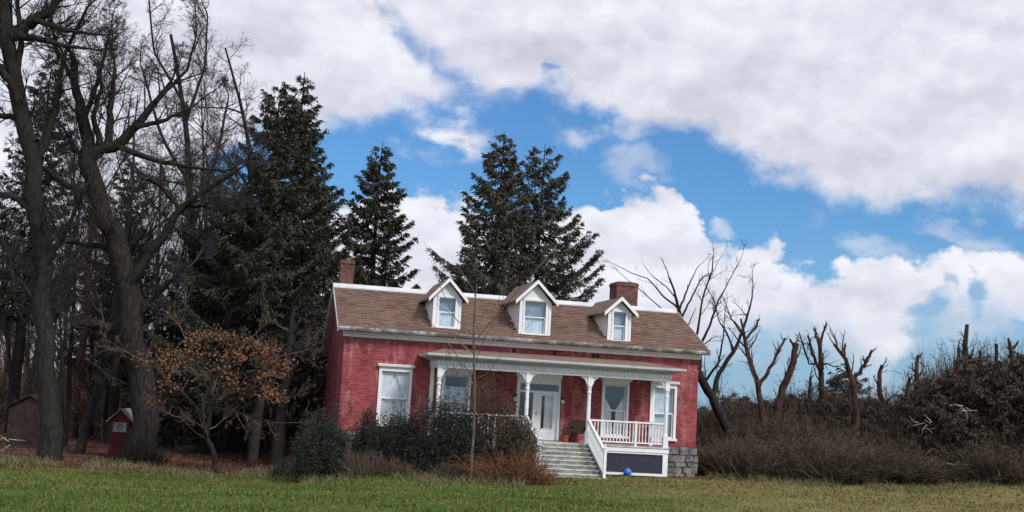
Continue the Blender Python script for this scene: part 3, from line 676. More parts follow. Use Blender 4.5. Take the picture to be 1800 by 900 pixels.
# skirt frames with lattice
def skirt(x0, x1, y):
    z0, z1 = .06, F-.20
    MB().box(x0, x1, y, y+.05, z0, z0+.09).box(x0, x1, y, y+.05, z1-.07, z1).box(x0, x0+.11, y, y+.05, z0+.09, z1-.07).box(x1-.20, x1, y, y+.05, z0+.09, z1-.07).build('skirt_frame', 'white_paint', porch)
    MB().box(x0+.05, x1-.1, y+.075, y+.085, z0+.05, z1-.03).build('skirt_backing', 'lattice_navy', porch)
    lt = MB(); X0, X1, Z0, Z1 = x0+.11, x1-.20, z0+.09, z1-.07
    for sg in (1, -1):
        c0 = -(Z1-Z0) if sg > 0 else 0; k = (X0+c0)
        while k < X1+(0 if sg > 0 else (Z1-Z0)):
            pts_ = []
            a0 = (k, Z0) ; a1 = (k+sg*(Z1-Z0), Z1)
            # clip to the opening
            (xa, za), (xb, zb2) = a0, a1
            def clip(xa, za, xb, zb2):
                if xa > xb: xa, za, xb, zb2 = xb, zb2, xa, za
                if xb <= X0 or xa >= X1: return None
                m = (zb2-za)/(xb-xa)
                if xa < X0: za += m*(X0-xa); xa = X0
                if xb > X1: zb2 -= m*(xb-X1); xb = X1
                return xa, za, xb, zb2
            c = clip(xa, za, xb, zb2)
            if c and c[2]-c[0] > .03:
                xa, za, xb, zb2 = c; nx = .010*(1 if sg > 0 else 1)
                yy = y+.035+(.012 if sg > 0 else 0)
                lt.hexa([(xa-nx, yy, za), (xa+nx, yy, za), (xa+nx, yy+.01, za), (xa-nx, yy+.01, za), (xb-nx, yy, zb2), (xb+nx, yy, zb2), (xb+nx, yy+.01, zb2), (xb-nx, yy+.01, zb2)])
            k += .075
    lt.build('lattice', 'lattice_strip', porch, kind='stuff')
mat('lattice_strip', rough=.6, fn=blotchy((.075, .08, .115), (.05, .052, .085), 6))
skirt(pxs[2]+.52, XR, py_-.06); skirt(XL, pxs[1]-.06, py_-.06)
# columns
def column(x, y):
    z0, z1 = F, ptop
    b = MB(); h_ = z1-z0
    b.lathe([(.085, z0+.42), (.10, z0+.45), (.085, z0+.48), (.072, z0+.52), (.078, z0+h_*.5), (.066, z1-.62), (.09, z1-.60), (.09, z1-.56), (.068, z1-.53), (.075, z1-.42), (.10, z1-.36), (.10, z1-.33)], x, y, 10)
    b.box(x-.095, x+.095, y-.095, y+.095, z0, z0+.42).box(x-.085, x+.085, y-.085, y+.085, z1-.33, z1)
    o = b.build('column', 'white_paint', porch)
    MB().box(x-.12, x+.12, y-.12, y+.12, z0, z0+.06).build('plinth', 'white_paint', o)
    return o
def bracket(x, y, sx, sy, par):
    n = 7; L, Hh = .24, .28; pr = [(0, 0), (L, 0), (L, -.05)]
    for i in range(n+1):
        a = PI/2*i/n; pr.append((L-(L-.05)*math.sin(a)-.0, -Hh+(Hh-.06)*math.cos(a)-.0))
    pr.append((0, -Hh))
    b = MB()
    if sx: b.prism([(x+sx*(.085+p[0]), ptop+p[1]) for p in pr], 1, y-.03, y+.03)
    else: b.prism([(y+sy*(.085+p[0]), ptop+p[1]) for p in pr], 0, x-.03, x+.03)
    b.build('bracket', 'white_paint', par)
for i, x in enumerate(pxs):
    o = column(x, py_)
    if i > 0: bracket(x, py_, -1, 0, o)
    if i < 3: bracket(x, py_, 1, 0, o)
    bracket(x, py_, 0, 1, o) if i in (0, 3) else None
for x in (pxs[0], pxs[3]):
    MB().box(x-.07, x+.07, -.06, -.003, F, ptop).build('pilaster', 'white_paint', porch)
# beam, frieze, ceiling, roof
zb0 = ptop
MB().box(XL+.02, XR-.02, py_-.10, py_+.10, zb0, zb0+.20).box(XL+.02, XL+.20, py_+.10, -.02, zb0, zb0+.20).box(XR-.20, XR-.02, py_+.10, -.02, zb0, zb0+.20).build('porch_lintel', 'white_paint', porch)
MB().box(XL+.2, XR-.2, py_+.1, -.02, zb0+.14, zb0+.17).build('porch_ceiling', 'weathered_white', porch)
# scalloped frieze below the cornice: a hanging row of rounded teeth
pitch_ = .145; k = XL+.06; tooth = None; teeth = []
def tooth_mesh():
    n = 6; pr = [(-.058, .15), (.058, .15), (.058, .03)]+[(.058*math.cos(PI*i/n), .03-.05*math.sin(PI*i/n)) for i in range(1, n)]+[(-.058, .03)]
    return MB().prism(pr, 1, -.03, .0).mesh('frieze_tooth', 'white_paint')
tm = tooth_mesh()
while k < XR-.05:
    o = bpy.data.objects.new('frieze_tooth', tm); col.objects.link(o); o.parent = porch; o.location = (k, py_-.105, zb0+.10); k += pitch_
k = py_
while k < -.1:
    for xx, rz in ((XL+.015, PI/2), (XR-.015, -PI/2)):
        o = bpy.data.objects.new('frieze_tooth', tm); col.objects.link(o); o.parent = porch; o.location = (xx, k, zb0+.10); o.rotation_euler = (0, 0, -rz)
    k += pitch_
MB().box(XL+.0, XR-.0, py_-.10, -.02, zb0+.20, zb0+.27).build('frieze_board', 'white_paint', porch)
zc0 = zb0+.27; OVP = .34
zw = wz(960, 624, 0)                                                  # roof meets the wall
# cornice mould as a mitred ring (front and both sides)
prof = [(.0, 0), (-.10, .0), (-.14, .05), (-.26, .08), (-.34, .14), (-.34, .20), (.0, .20)]
def ring(prof, xl, xr, yf, z, yb=-.002):
    b = MB(); n = len(prof); v = []
    for (o_, dz) in prof: v.append((xl+o_, yb, z+dz))
    for (o_, dz) in prof: v.append((xl+o_, yf+o_, z+dz))
    for (o_, dz) in prof: v.append((xr-o_, yf+o_, z+dz))
    for (o_, dz) in prof: v.append((xr-o_, yb, z+dz))
    f = [(s_*n+i, s_*n+(i+1) % n, (s_+1)*n+(i+1) % n, (s_+1)*n+i) for s_ in range(3) for i in range(n)]
    b.raw(v, f); return b
ring(prof, XL, XR, py_-.10, zc0).build('porch_cornice', 'soffit_grey', porch)
ring([(-.345, .10), (-.42, .14), (-.44, .22), (-.36, .22), (-.345, .19)], XL, XR, py_-.10, zc0).build('porch_gutter', 'ridge_metal', porch)
xl, xr, yf, z = XL-.38, XR+.38, py_-.48, zc0+.215
b = MB(); v = [(xl, -.003, z), (xl, yf, z), (xr, yf, z), (xr, -.003, z), (xl+.9, -.003, zw), (xr-.9, -.003, zw)]
b.raw(v, [(0, 4, 1)]); b.F.setdefault(3, []).append(np.array([[3, 2, 5]])); b.F.setdefault(4, []).append(np.array([[1, 4, 5, 2], [0, 1, 2, 3], [0, 3, 5, 4]]))
b.build('porch_roof', 'porch_shingle', porch)
# steps
ns = 8; run = .27; sx0, sx1 = pxs[1]+.06, pxs[2]-.02; rise = F/ns
for i in range(ns):
    zt = F-rise*(i+1) if i < ns-1 else .03
    yy = py_-.14-run*i
    zt = F-rise*(i+1)
    if i < ns-1: MB().box(sx0, sx1, yy-run-.02, yy+.02, zt-.035, zt).build('tread', 'step_paint', porch)
    MB().box(sx0+.02, sx1-.02, yy+.0, yy+.02, zt+.0, zt+rise-.037).build('riser', 'riser_paint', porch)
yb_ = py_-.14-run*ns
MB().box(sx0-.2, sx1+.2, yb_-.05, yb_+run-.02, -.1, .05).build('landing_slab', 'step_paint', porch)
for xx in (sx0-.045, sx1+.005):
    MB().prism([(py_-.12, F-.20), (py_-.12, F-.02), (yb_+.10, .12), (yb_+.10, -.1), (yb_+.35, -.1)], 0, xx, xx+.04).build('stringer', 'riser_paint', porch)
# balusters share one mesh
def bal_mesh(h_, name):
    return MB().lathe([(.016, 0), (.028, .05), (.018, .1), (.026, h_*.45), (.016, h_*.7), (.026, h_-.1), (.016, h_)], 0, 0, 6).mesh(name, 'white_paint')
bm_ = bal_mesh(.66, 'baluster')
def rail_run(p, q, par, zr0=.16, zr1=.86, posts=False):
    p = np.array(p, float); q = np.array(q, float); d_ = q-p; L = math.hypot(d_[0], d_[1]); n = max(2, int(L/.125))
    for zz, hw, hh in ((zr1, .045, .06), (zr0-.05, .03, .05)):
        ux = np.array([-d_[1], d_[0], 0])/L*hw
        A = p+[0, 0, zz]; B = q+[0, 0, zz]
        MB().hexa([A-ux, A+ux, B+ux, B-ux, A-ux+[0, 0, hh], A+ux+[0, 0, hh], B+ux+[0, 0, hh], B-ux+[0, 0, hh]]).build('rail', 'white_paint', par)
    for i in range(n):
        t = (i+.5)/n; c = p+d_*t; o = bpy.data.objects.new('baluster', bm_); col.objects.link(o); o.parent = par
        o.location = (c[0], c[1], c[2]+zr0); o.scale = (1, 1, (zr1-zr0)/.66)
r1 = empty('railing'); r1.parent = porch
bal = empty('balustrade'); bal.parent = porch
rail_run((pxs[2]+.08, py_, F), (pxs[3]-.08, py_, F), bal)
xm = (pxs[2]+pxs[3])/2+.35; MB().box(xm-.04, xm+.04, py_-.06, py_+.06, F, F+.93).build('newel', 'white_paint', bal)
rail_run((pxs[3], py_+.08, F), (pxs[3], -.08, F), bal)
rail_run((pxs[0]+.08, py_, F), (pxs[1]-.08, py_, F), bal); rail_run((pxs[0], py_+.08, F), (pxs[0], -.08, F), bal)
for sx in (sx0-.03, sx1+.03):
    yn = yb_+.12
    MB().box(sx-.05, sx+.05, yn-.05, yn+.05, 0, 1.06).lathe([(.055, 1.06), (.07, 1.09), (.03, 1.14), (.045, 1.18), (.01, 1.22)], sx, yn, 8).build('newel', 'white_paint', r1)
    rail_run((sx, py_-.10, F), (sx, yn+.05, .13), r1, .10, .84)

# things on the porch
for i, (px, py, lb) in enumerate([(904, 700, 'small black wall lantern with a pale globe left of the door frame'), (988, 705, 'small black wall lantern with a pale globe right of the white door')]):
    p = on_y(px, py, -.02); L = empty('wall_lantern', (float(p[0]), -.0, float(p[2])), label=lb, cat='wall lamp', group='lanterns beside the front door')
    MB().box(-.05, .05, -.03, -.004, -.12, .14).build('back_plate', 'black_iron', L)
    MB().tubes([[(0, -.03, .10), (0, -.09, .16), (0, -.14, .12)]], [[.012, .012, .012]], 6).build('arm', 'black_iron', L)
    MB().lathe([(.02, .12), (.09, .08), (.085, .065)], 0, -.14, 8).build('cap', 'black_iron', L)
    MB().lathe([(.05, .065), (.075, .0), (.06, -.08), (.02, -.11)], 0, -.14, 10).build('globe', 'lamp_globe', L, smooth=True)
p = on_y(1017, 772, -.55)
ch = empty('porch_chair', (float(p[0]), -.62, F), label='dark wicker armchair with a rounded back on the porch beside the door', cat='chair')
MB().box(-.30, .30, -.28, .25, .34, .42).build('seat', 'dark_wicker', ch, bevel=.02)
bk = MB(); n = 12; pr = [(-.33, .36)]+[(-.33*math.cos(PI*i/n), .72+.16*math.sin(PI*i/n)) for i in range(n+1)]+[(.33, .36)]
bk.prism(pr, 1, .22, .28); bk.build('backrest', 'dark_wicker', ch)
for sx in (-1, 1): MB().box(sx*.31-.04, sx*.31+.04, -.30, .24, .56, .62).box(sx*.31-.03, sx*.31+.03, -.29, -.24, .42, .56).build('armrest', 'dark_wicker', ch)
for sx in (-.27, .27):
    for sy in (-.25, .2): MB().lathe([(.02, 0), (.03, .34)], sx, sy, 6).build('leg', 'dark_wicker', ch)
p = on_y(993, 778, -.9)
pot = empty('flower_pot', (float(p[0]), -.9, F), label='terracotta flower pot with dried red plant beside the top step', cat='plant pot')
MB().lathe([(.10, 0), (.15, .22), (.17, .22), (.17, .27), (.13, .27), (.12, .2)], 0, 0, 12).build('pot', 'terracotta', pot)
N = 160; c = RNG.normal(0, .10, (N, 3))+[0, 0, .38]; A = unit(RNG.normal(size=(N, 3)))*.03; B = unit(np.cross(A, RNG.normal(size=(N, 3))))*.02
MB().quads(c, A, B).build('foliage', 'dead_flower', pot) if 'dead_flower' in MATS else MB().quads(c, A, B).build('foliage', 'twig_rust', pot)
p = on_y(1103, 829, py_-.35)
ball = empty('play_ball', (float(p[0]), py_-.35, .17), label='shiny blue play ball on the grass in front of the dark lattice', cat='ball')
n = 16; MB().lathe([(.155*math.sin(PI*i/n)+.0005, -.155*math.cos(PI*i/n)) for i in range(n+1)], 0, 0, 24).build('ball_skin', 'blue_rubber', ball, smooth=True)
st = MB()
for k in range(4):
    a = k*PI/4; T = np.linspace(0, 2*PI, 33); e1 = np.array([math.cos(a), math.sin(a), .3]); e1 /= np.linalg.norm(e1); e2 = np.cross(e1, [-math.sin(a), math.cos(a), .4]); e2 /= np.linalg.norm(e2)
    st.tubes([[tuple(.155*(e1*math.cos(t)+e2*math.sin(t))) for t in T]], [[.004]*33], 4)
st.build('stripe', 'ball_white', ball)

# ------------------------------------------------------------ vegetation
def grow(p, d, L, r, K, wob, up, rng, r1=.25):
    N = len(p); P = np.zeros((N, K, 3)); P[:, 0] = p; d = unit(d.copy()); st = (L/(K-1))[:, None]
    for k in range(1, K):
        d = unit(d+rng.normal(0, wob, (N, 3))+np.array([0, 0, up])); P[:, k] = P[:, k-1]+d*st
    R = r[:, None]*(1-(1-r1)*np.linspace(0, 1, K)[None]); return P, R
def kids(P, R, n, t0, t1, ang, ratio, rng, rr=.55, spread=.35, L=None, rmin=.003, up=0.):
    N, K, _ = P.shape; t = rng.uniform(t0, t1, (N, n)); f = t*(K-1); i = np.minimum(f.astype(int), K-2); u_ = f-i
    ix = np.arange(N)[:, None]; pos = P[ix, i]*(1-u_)[..., None]+P[ix, i+1]*u_[..., None]; tan = unit(P[ix, i+1]-P[ix, i])
    perp = unit(np.cross(tan, rng.normal(size=(N, n, 3)))); a = ang*(1+rng.normal(0, spread, (N, n)))[..., None]
    d = tan*np.cos(a)+perp*np.sin(a)+np.array([0, 0, up]); seg = np.linalg.norm(np.diff(P, axis=1), axis=2).sum(1)[:, None]
    ln = seg*ratio*(1.15-.6*t)*rng.uniform(.6, 1.25, (N, n)) if L is None else L*rng.uniform(.55, 1.3, (N, n))
    rd = np.maximum((R[ix, i]*(1-u_)+R[ix, i+1]*u_)*rr*rng.uniform(.7, 1.1, (N, n)), rmin)
    return pos.reshape(-1, 3), d.reshape(-1, 3), ln.ravel(), rd.ravel()
def resamp(pts, rad, K):
    pts = np.array(pts, float); rad = np.array(rad, float); s = np.r_[0, np.cumsum(np.linalg.norm(np.diff(pts, axis=0), axis=1))]
    t = np.linspace(0, s[-1], K); P = np.stack([np.interp(t, s, pts[:, i]) for i in range(3)], 1); return P, np.interp(t, s, rad)
def twigs_on(mb, P, R, rng, levels, sides=3, cap=None):
    """levels: list of (n, t0, t1, ang, ratio, K, wob, up, rmin)"""
    n_lv = 0
    for (n, t0, t1, ang, ratio, K, wob, up, rmin) in levels:
        p, d, L, r = kids(P, R, n, t0, t1, ang, ratio, rng, rmin=rmin, up=up*.6)
        if cap and n_lv == 0: L = np.minimum(L, cap*rng.uniform(.6, 1.1, len(L))); r = np.minimum(r, .018*cap)
        P, R = grow(p, d, L, r, K, wob, up, rng, .3); (mb.ribbons(P, R) if n_lv > 0 or len(levels) < 3 else mb.tubes(P, R, sides)); n_lv += 1
    return P, R
def leaf_quads(mb, C, size, rng, asp=.5, flat=0.):
    N = len(C); n = rng.normal(size=(N, 3)); n[:, 2] += flat; n = unit(n); A = unit(np.cross(n, rng.normal(size=(N, 3)))); B = np.cross(n, A)
    s = size*rng.uniform(.6, 1.4, N)[:, None]; mb.quads(C, A*s, B*s*asp)

def conifer(base, height, radius, seed, m='spruce_needles', label='', clear=.12, dens=1., group=None, droop=.25, bark='grey_bark', name='spruce_tree', gap=.0, power=.75, wsp=.30, nsz=1.):
    rng = np.random.default_rng(seed); root = empty(name, tuple(float(c) for c in base), label=label, cat='conifer tree', group=group)
    z = np.linspace(-.3, height, 10); wob = np.c_[np.cumsum(rng.normal(0, .03, 10)), np.cumsum(rng.normal(0, .03, 10)), z]
    r0 = height*.016+.03; MB().tubes([wob], [np.linspace(r0, .015, 10)], 8).build('trunk', bark, root, smooth=True)
    nw = int(height/wsp); zs = []; az_ = []
    for i in range(nw):
        f = i/nw
        if f < clear: continue
        k = rng.integers(4, 7) if f < .93 else 3
        a0 = rng.uniform(0, 2*PI)
        for j in range(k):
            if rng.random() < gap: continue
            zs.append(height*f+rng.uniform(-.12, .12)); az_.append(a0+j*2*PI/k+rng.normal(0, .25))
    zs = np.array(zs); az_ = np.array(az_); f = zs/height; n = len(zs)
    prof = np.clip((1-f), 0, 1)**power; prof *= np.clip((f-clear+.06)/.14, .35, 1)
    L = radius*prof*rng.uniform(.55, 1.18, n)*(1+.15*np.sin(az_*2+seed))+.10
    K = 7; t = np.linspace(0, 1, K)
    el = .50*(f-.55)+.0                                      # upper branches rise, lower ones droop
    P = np.zeros((n, K, 3)); ca, sa = np.cos(az_), np.sin(az_)
    rr = L[:, None]*t[None]
    P[..., 0] = ca[:, None]*rr; P[..., 1] = sa[:, None]*rr
    P[..., 2] = zs[:, None]+rr*el[:, None]-droop*L[:, None]*np.sin(t*PI*.9)[None]*(1-f[:, None]*.7)+.16*L[:, None]*t[None]**3
    ib = np.interp(zs, z, wob[:, 0]); P[..., 0] += ib[:, None]; P[..., 1] += np.interp(zs, z, wob[:, 1])[:, None]
    br = MB().tubes(P, np.linspace(1, .25, K)[None]*(.012+.012*L[:, None]), 3); br.build('branches', bark, root)
    # side sprays, then needle tufts on them
    cnt = np.maximum((L*15*dens).astype(int), 3); idx = np.repeat(np.arange(n), cnt); N = len(idx)
    tt = rng.beta(1.5, 1.0, N)*.98+.02; ff = tt*(K-1); i0 = np.minimum(ff.astype(int), K-2); u_ = (ff-i0)[:, None]
    S = P[idx, i0]*(1-u_)+P[idx, i0+1]*u_; tg = unit(P[idx, i0+1]-P[idx, i0]); hz = unit(np.cross(tg, [0, 0, 1.]))
    sd_ = rng.choice([-1, 1], N)[:, None]; D_ = unit(tg*.8+hz*sd_*rng.uniform(.3, 1.0, N)[:, None]+np.array([0, 0, -1])*rng.uniform(.15, .85, N)[:, None])
    ls = (.18+.24*L[idx]*(1.02-tt))*rng.uniform(.6, 1.3, N)
    nt = 8; tl = np.linspace(.08, 1, nt); C = (S[:, None]+D_[:, None]*(ls[:, None]*tl[None])[..., None]).reshape(-1, 3)
    Dd = np.repeat(D_, nt, 0); M_ = len(C); C += rng.normal(0, .035, C.shape)
    dd = unit(Dd+rng.normal(0, .40, (M_, 3))+np.array([0, 0, -.55])); wv = unit(np.cross(dd, rng.normal(size=(M_, 3))))
    ln = (.115*nsz*rng.uniform(.6, 1.4, M_))[:, None]; wd = .038*nsz*rng.uniform(.6, 1.4, M_)[:, None]
    nb_ = MB(); tip = C+dd*ln*1.5; v = np.stack([C-wv*wd, C+wv*wd, tip], 1).reshape(-1, 3)
    nb_.raw(v, np.arange(len(v)).reshape(-1, 3))
    nb_.build('needles', m, root, kind=None); return root

def top_h(px, py, depth, base): return float(at(px, py, depth)[2]-base[2])
def place_conifer(px_b, px_t, py_t, depth, rpx, seed, **kw):
    tp = at(px_t, py_t, depth); b = np.array([tp[0], tp[1], float(ground_z(tp[0], tp[1]))]); h_ = top_h(px_t, py_t, depth, b); return conifer(b, h_, rpx*depth/FPX, seed, **kw)
place_conifer(488, 498, 143, 53, 255, 3, label='tallest dark spruce, left one of the joined pair beside the house chimney', dens=1.5, clear=.16, wsp=.34, power=.85)
place_conifer(546, 538, 126, 57, 190, 4, label='dark spruce with a pointed top, right one of the joined pair left of the chimney', dens=1.5, clear=.14, wsp=.36, power=.9)
place_conifer(680, 672, 250, 63, 175, 5, label='narrow dark spruce standing behind the left end of the brown roof', dens=1.7, clear=.10, wsp=.38, droop=.30, power=.85)
place_conifer(880, 882, 230, 62, 218, 6, m='spruce_needles_brown', label='broad spruce behind the middle dormer with a brownish thin top', dens=1.6, clear=.10, gap=.06, wsp=.38, power=.85)
place_conifer(982, 964, 252, 66, 232, 8, m='spruce_needles_brown', label='open spruce with upswept shelf branches behind the right dormer', dens=1.6, clear=.10, gap=.03, wsp=.44, droop=.42, power=.8)
place_conifer(415, 425, 330, 58, 225, 9, label='shorter dark spruce filling the gap left of the tall joined pair', dens=1.3, clear=.1, wsp=.32)
place_conifer(232, 232, 275, 64, 120, 12, label='slim dark spruce in the woods behind the forked bare tree', dens=.9, clear=.2)
place_conifer(95, 90, 90, 62, 125, 13, label='slim dark spruce at the left, behind the biggest grey trunk', dens=.9, clear=.3)
for i, (px, d_, m_, wpx, lb) in enumerate([(492, 45.5, 'grey_bark', 22, 'grey branchless tree trunk under the tall spruces, nearest the round yew'),
                             (449, 45, 'grey_bark', 17, 'shorter grey tree trunk left of the trunk under the tall spruces')]):
    b = stand(px, d_); t_ = empty('old_spruce', tuple(map(float, b)), label=lb, cat='tree'); h_ = 6.2 if i == 0 else 4.8
    r = wpx*d_/FPX/2; Pz = [(0, 0, -.2), (.0, 0, .3), (.05*i, 0, 1.5), (.12+.03*i, .1, 3.2), (.2, .1, h_)]; P, R = resamp(Pz, [r*1.5, r*1.1, r, r*.85, r*.5], 12)
    MB().tubes([P], [R], 10).build('trunk', m_, t_, smooth=True)
    rng = np.random.default_rng(90+i); m = MB(); twigs_on(m, P[None], R[None], rng, [(26, .5, 1, 1.35, .30, 5, .2, .0, .012), (7, .3, 1, .7, .5, 3, .25, -.05, .006)]); m.build('crown', 'twig_dark', t_)

# ---- bare trees drawn after the photograph's limbs
def limb_tree(name, label, depth, limbs, seed, bark='dark_bark', twig='twig', levels=None, cat='bare tree', group=None, jit=.5, cap=False, cut=None, base=None, sides=8):
    rng = np.random.default_rng(seed); b0 = limbs[0][0]; base = stand(b0[0], depth) if base is None else base
    root = empty(name, tuple(map(float, base)), label=label, cat=cat, group=group); tb = MB(); allP = []; allR = []
    ends = []
    for li, lm in enumerate(limbs):
        pts = []; rad = []; off = 0; drift = rng.normal(0, jit)
        for k, pnt in enumerate(lm):
            x, y, wpx = pnt[:3]; dz = (pnt[3] if len(pnt) > 3 else (0 if li == 0 else drift*k/len(lm)))
            p = at(x, y, depth+dz) - base
            if li == 0 and k == 0: p = np.array([0, 0, -.3])
            pts.append(p); rad.append(wpx*depth/FPX/2)
        K = 16 if li == 0 else 12; P, R = resamp(pts, rad, K)
        P[1:-1] += rng.normal(0, .25, (K-2, 3))*R[1:-1, None]
        if li == 0: R[0] *= 1.35; R[1] *= 1.1
        tb.tubes([P], [R], sides if li == 0 else 6, cap=cap); allP.append(resamp(P, R, 12)[0]); allR.append(resamp(P, R, 12)[1]); ends.append((P[-1], unit(P[-1]-P[-2]), R[-1]))
    tb.build('trunk', bark, root, smooth=not cap)
    P = np.array(allP); R = np.array(allR); m = MB()
    # limbs continue past their drawn ends
    if not cap:
        e = np.array([x[0] for x in ends[1:]]); d_ = np.array([x[1] for x in ends[1:]]); r_ = np.array([x[2] for x in ends[1:]])
        if len(e):
            r_ = np.minimum(r_, .05); P2, R2 = grow(e, d_, np.full(len(e), 1.8)*rng.uniform(.6, 1.2, len(e)), r_, 12, .12, .03, rng, .2); m.tubes(P2, R2, 4); P = np.concatenate([P, P2]); R = np.concatenate([R, R2])
    if levels: twigs_on(m, P, R, rng, levels, cap=2.3)
    if m.V: m.build('crown', twig, root)
    return root
LV = [(9, .2, 1, .8, .62, 7, .14, .06, .010), (7, .15, 1, .75, .55, 5, .18, .03, .007), (6, .15, 1, .7, .58, 4, .2, .02, .0045), (4, .2, 1, .7, .6, 3, .2, .0, .0055)]
LVs = [(6, .3, 1, .8, .38, 6, .16, .05, .008), (5, .2, 1, .75, .5, 4, .18, .03, .005), (4, .2, 1, .7, .5, 3, .2, .02, .004)]
limb_tree('bare_tree', 'biggest grey bare tree at the far left edge with limbs leaving the top', 43,
  [[(92, 800, 36), (86, 700, 33), (78, 560, 31), (64, 400, 30), (56, 290, 29), (42, 200, 28), (20, 120, 26), (10, 40, 24), (5, -60, 24)],
   [(22, 62, 26), (60, 36, 20), (88, 22, 14), (106, -5, 10)], [(60, 36, 12), (110, 52, 9), (165, 60, 5)], [(24, 66, 16), (60, 64, 12), (100, 78, 9), (150, 85, 5)],
   [(45, 230, 26), (30, 160, 16), (0, 118, 14), (-40, 90, 10)], [(62, 250, 18), (30, 208, 12), (-5, 203, 10)], [(66, 380, 16), (30, 345, 13), (-10, 338, 10)],
   [(30, 120, 14), (36, 60, 10), (30, 0, 8), (35, -50, 6)], [(60, 300, 20), (95, 200, 12), (110, 110, 8), (150, 20, 5)], [(75, 470, 14), (120, 400, 9), (150, 330, 6)], [(82, 560, 12), (40, 500, 9), (10, 440, 6)]],
  21, 'grey_bark', 'twig_dark', LV)
limb_tree('bare_tree', 'big forked bare tree with dark spreading limbs behind the red outhouse', 45,
  [[(256, 806, 50), (250, 740, 46), (242, 650, 43), (232, 560, 42), (220, 480, 40), (205, 420, 36), (182, 360, 33), (162, 310, 30), (150, 278, 30)],
   [(150, 280, 28), (146, 220, 22), (134, 160, 17), (126, 95, 12)], [(150, 280, 26), (200, 252, 20), (240, 222, 15), (275, 178, 10), (300, 145, 7)],
   [(188, 258, 16), (196, 190, 12), (202, 120, 7)], [(176, 255, 14), (164, 210, 10), (178, 160, 6)], [(204, 256, 13), (255, 276, 11), (320, 292, 7), (390, 300, 4)],
   [(240, 224, 10), (290, 212, 7), (335, 190, 4)], [(226, 500, 24), (262, 445, 16), (296, 400, 14), (315, 366, 12), (370, 330, 8), (410, 305, 5)], [(315, 366, 10), (285, 330, 7), (255, 308, 5)], [(318, 364, 8), (352, 362, 6), (392, 372, 4)],
   [(234, 590, 26), (200, 578, 21), (160, 570, 18), (128, 568, 14)], [(215, 450, 14), (170, 432, 10), (118, 426, 6)], [(178, 355, 20), (140, 335, 14), (108, 322, 10), (70, 290, 7)],
   [(150, 278, 12), (128, 262, 9), (120, 240, 6)], [(146, 220, 12), (170, 150, 8), (190, 70, 5)], [(275, 178, 8), (330, 120, 5), (345, 60, 3)], [(240, 560, 14), (290, 500, 10), (330, 470, 6)], [(130, 140, 10), (100, 90, 7), (90, 40, 5)]],
  22, 'dark_bark', 'twig', LV)
limb_tree('bare_tree', 'leaning thin dark tree left of the red outhouse', 47,
  [[(140, 796, 17), (160, 720, 15), (182, 640, 13), (198, 560, 12), (212, 500, 10), (225, 420, 7)], [(185, 630, 8), (215, 590, 6), (240, 560, 4)], [(165, 700, 6), (130, 640, 4), (110, 600, 3)]], 23, 'dark_bark', 'twig_dark', LVs)
limb_tree('bare_tree', 'tall thin bare tree rising between the forked tree and the tall spruces', 60,
  [[(440, 800, 12), (446, 600, 11), (440, 420, 9), (440, 260, 7), (418, 160, 5), (396, 84, 3)], [(430, 200, 4), (400, 190, 3), (340, 188, 2)], [(440, 330, 5), (380, 250, 3), (350, 220, 2)], [(441, 380, 5), (360, 330, 4), (300, 320, 3)]], 24, 'dark_bark', 'twig', LV)
limb_tree('bare_tree', 'bare tree with a high twiggy crown behind the forked tree', 66,
  [[(330, 800, 20), (334, 600, 17), (340, 420, 14), (330, 280, 11), (322, 180, 8), (300, 60, 5)], [(338, 400, 9), (380, 280, 6), (400, 180, 4)], [(334, 330, 8), (280, 230, 6), (250, 120, 4)], [(325, 220, 7), (360, 120, 5), (365, 30, 3)], [(336, 480, 8), (400, 400, 5), (440, 340, 3)], [(322, 180, 6), (270, 90, 4), (262, 0, 3)], [(340, 440, 7), (290, 380, 5), (260, 350, 3)]],
  25, 'dark_bark', 'twig', LV)
# generic bare tree meshes for the woods
def bare_proto(seed, h_, r, bark, twig, lv, name='bare_tree'):
    rng = np.random.default_rng(seed); root = empty(name, (0, 0, 0), cat='bare tree')
    P, R = grow(np.array([[0, 0, -.3]]), np.array([[rng.normal(0, .06), rng.normal(0, .06), 1.]]), np.array([h_]), np.array([r]), 12, .05, .06, rng, .12); R[:, 0] *= 1.4
    MB().tubes(P, R, 8).build('trunk', bark, root, smooth=True); m = MB()
    p, d_, L, rr = kids(P, R, 15, .32, .98, .7, .42, rng, rr=.55, up=.15); P2, R2 = grow(p, d_, L, rr, 9, .12, .07, rng, .2); m.tubes(P2, R2, 4)
    twigs_on(m, P2, R2, rng, lv); m.build('crown', twig, root); return root
LW = [(8, .15, 1, .7, .42, 5, .17, .06, .009), (6, .15, 1, .65, .5, 4, .2, .03, .007), (4, .2, 1, .65, .55, 3, .2, .0, .005)]
protos = [bare_proto(40, 14, .17, 'dark_bark', 'twig_dark', LW), bare_proto(41, 16, .20, 'brown_bark', 'twig', LW), bare_proto(42, 13, .13, 'grey_bark', 'twig', LW), bare_proto(43, 11, .10, 'dark_bark', 'twig_brown', LW)]
rw = random.Random(5)
spots = []
for i in range(46):
    px = -30+i*(545/45)+rw.uniform(-10, 10); dp = [54, 62, 72, 84, 58, 95][i % 6]+rw.uniform(-3, 4); spots.append((px, dp))
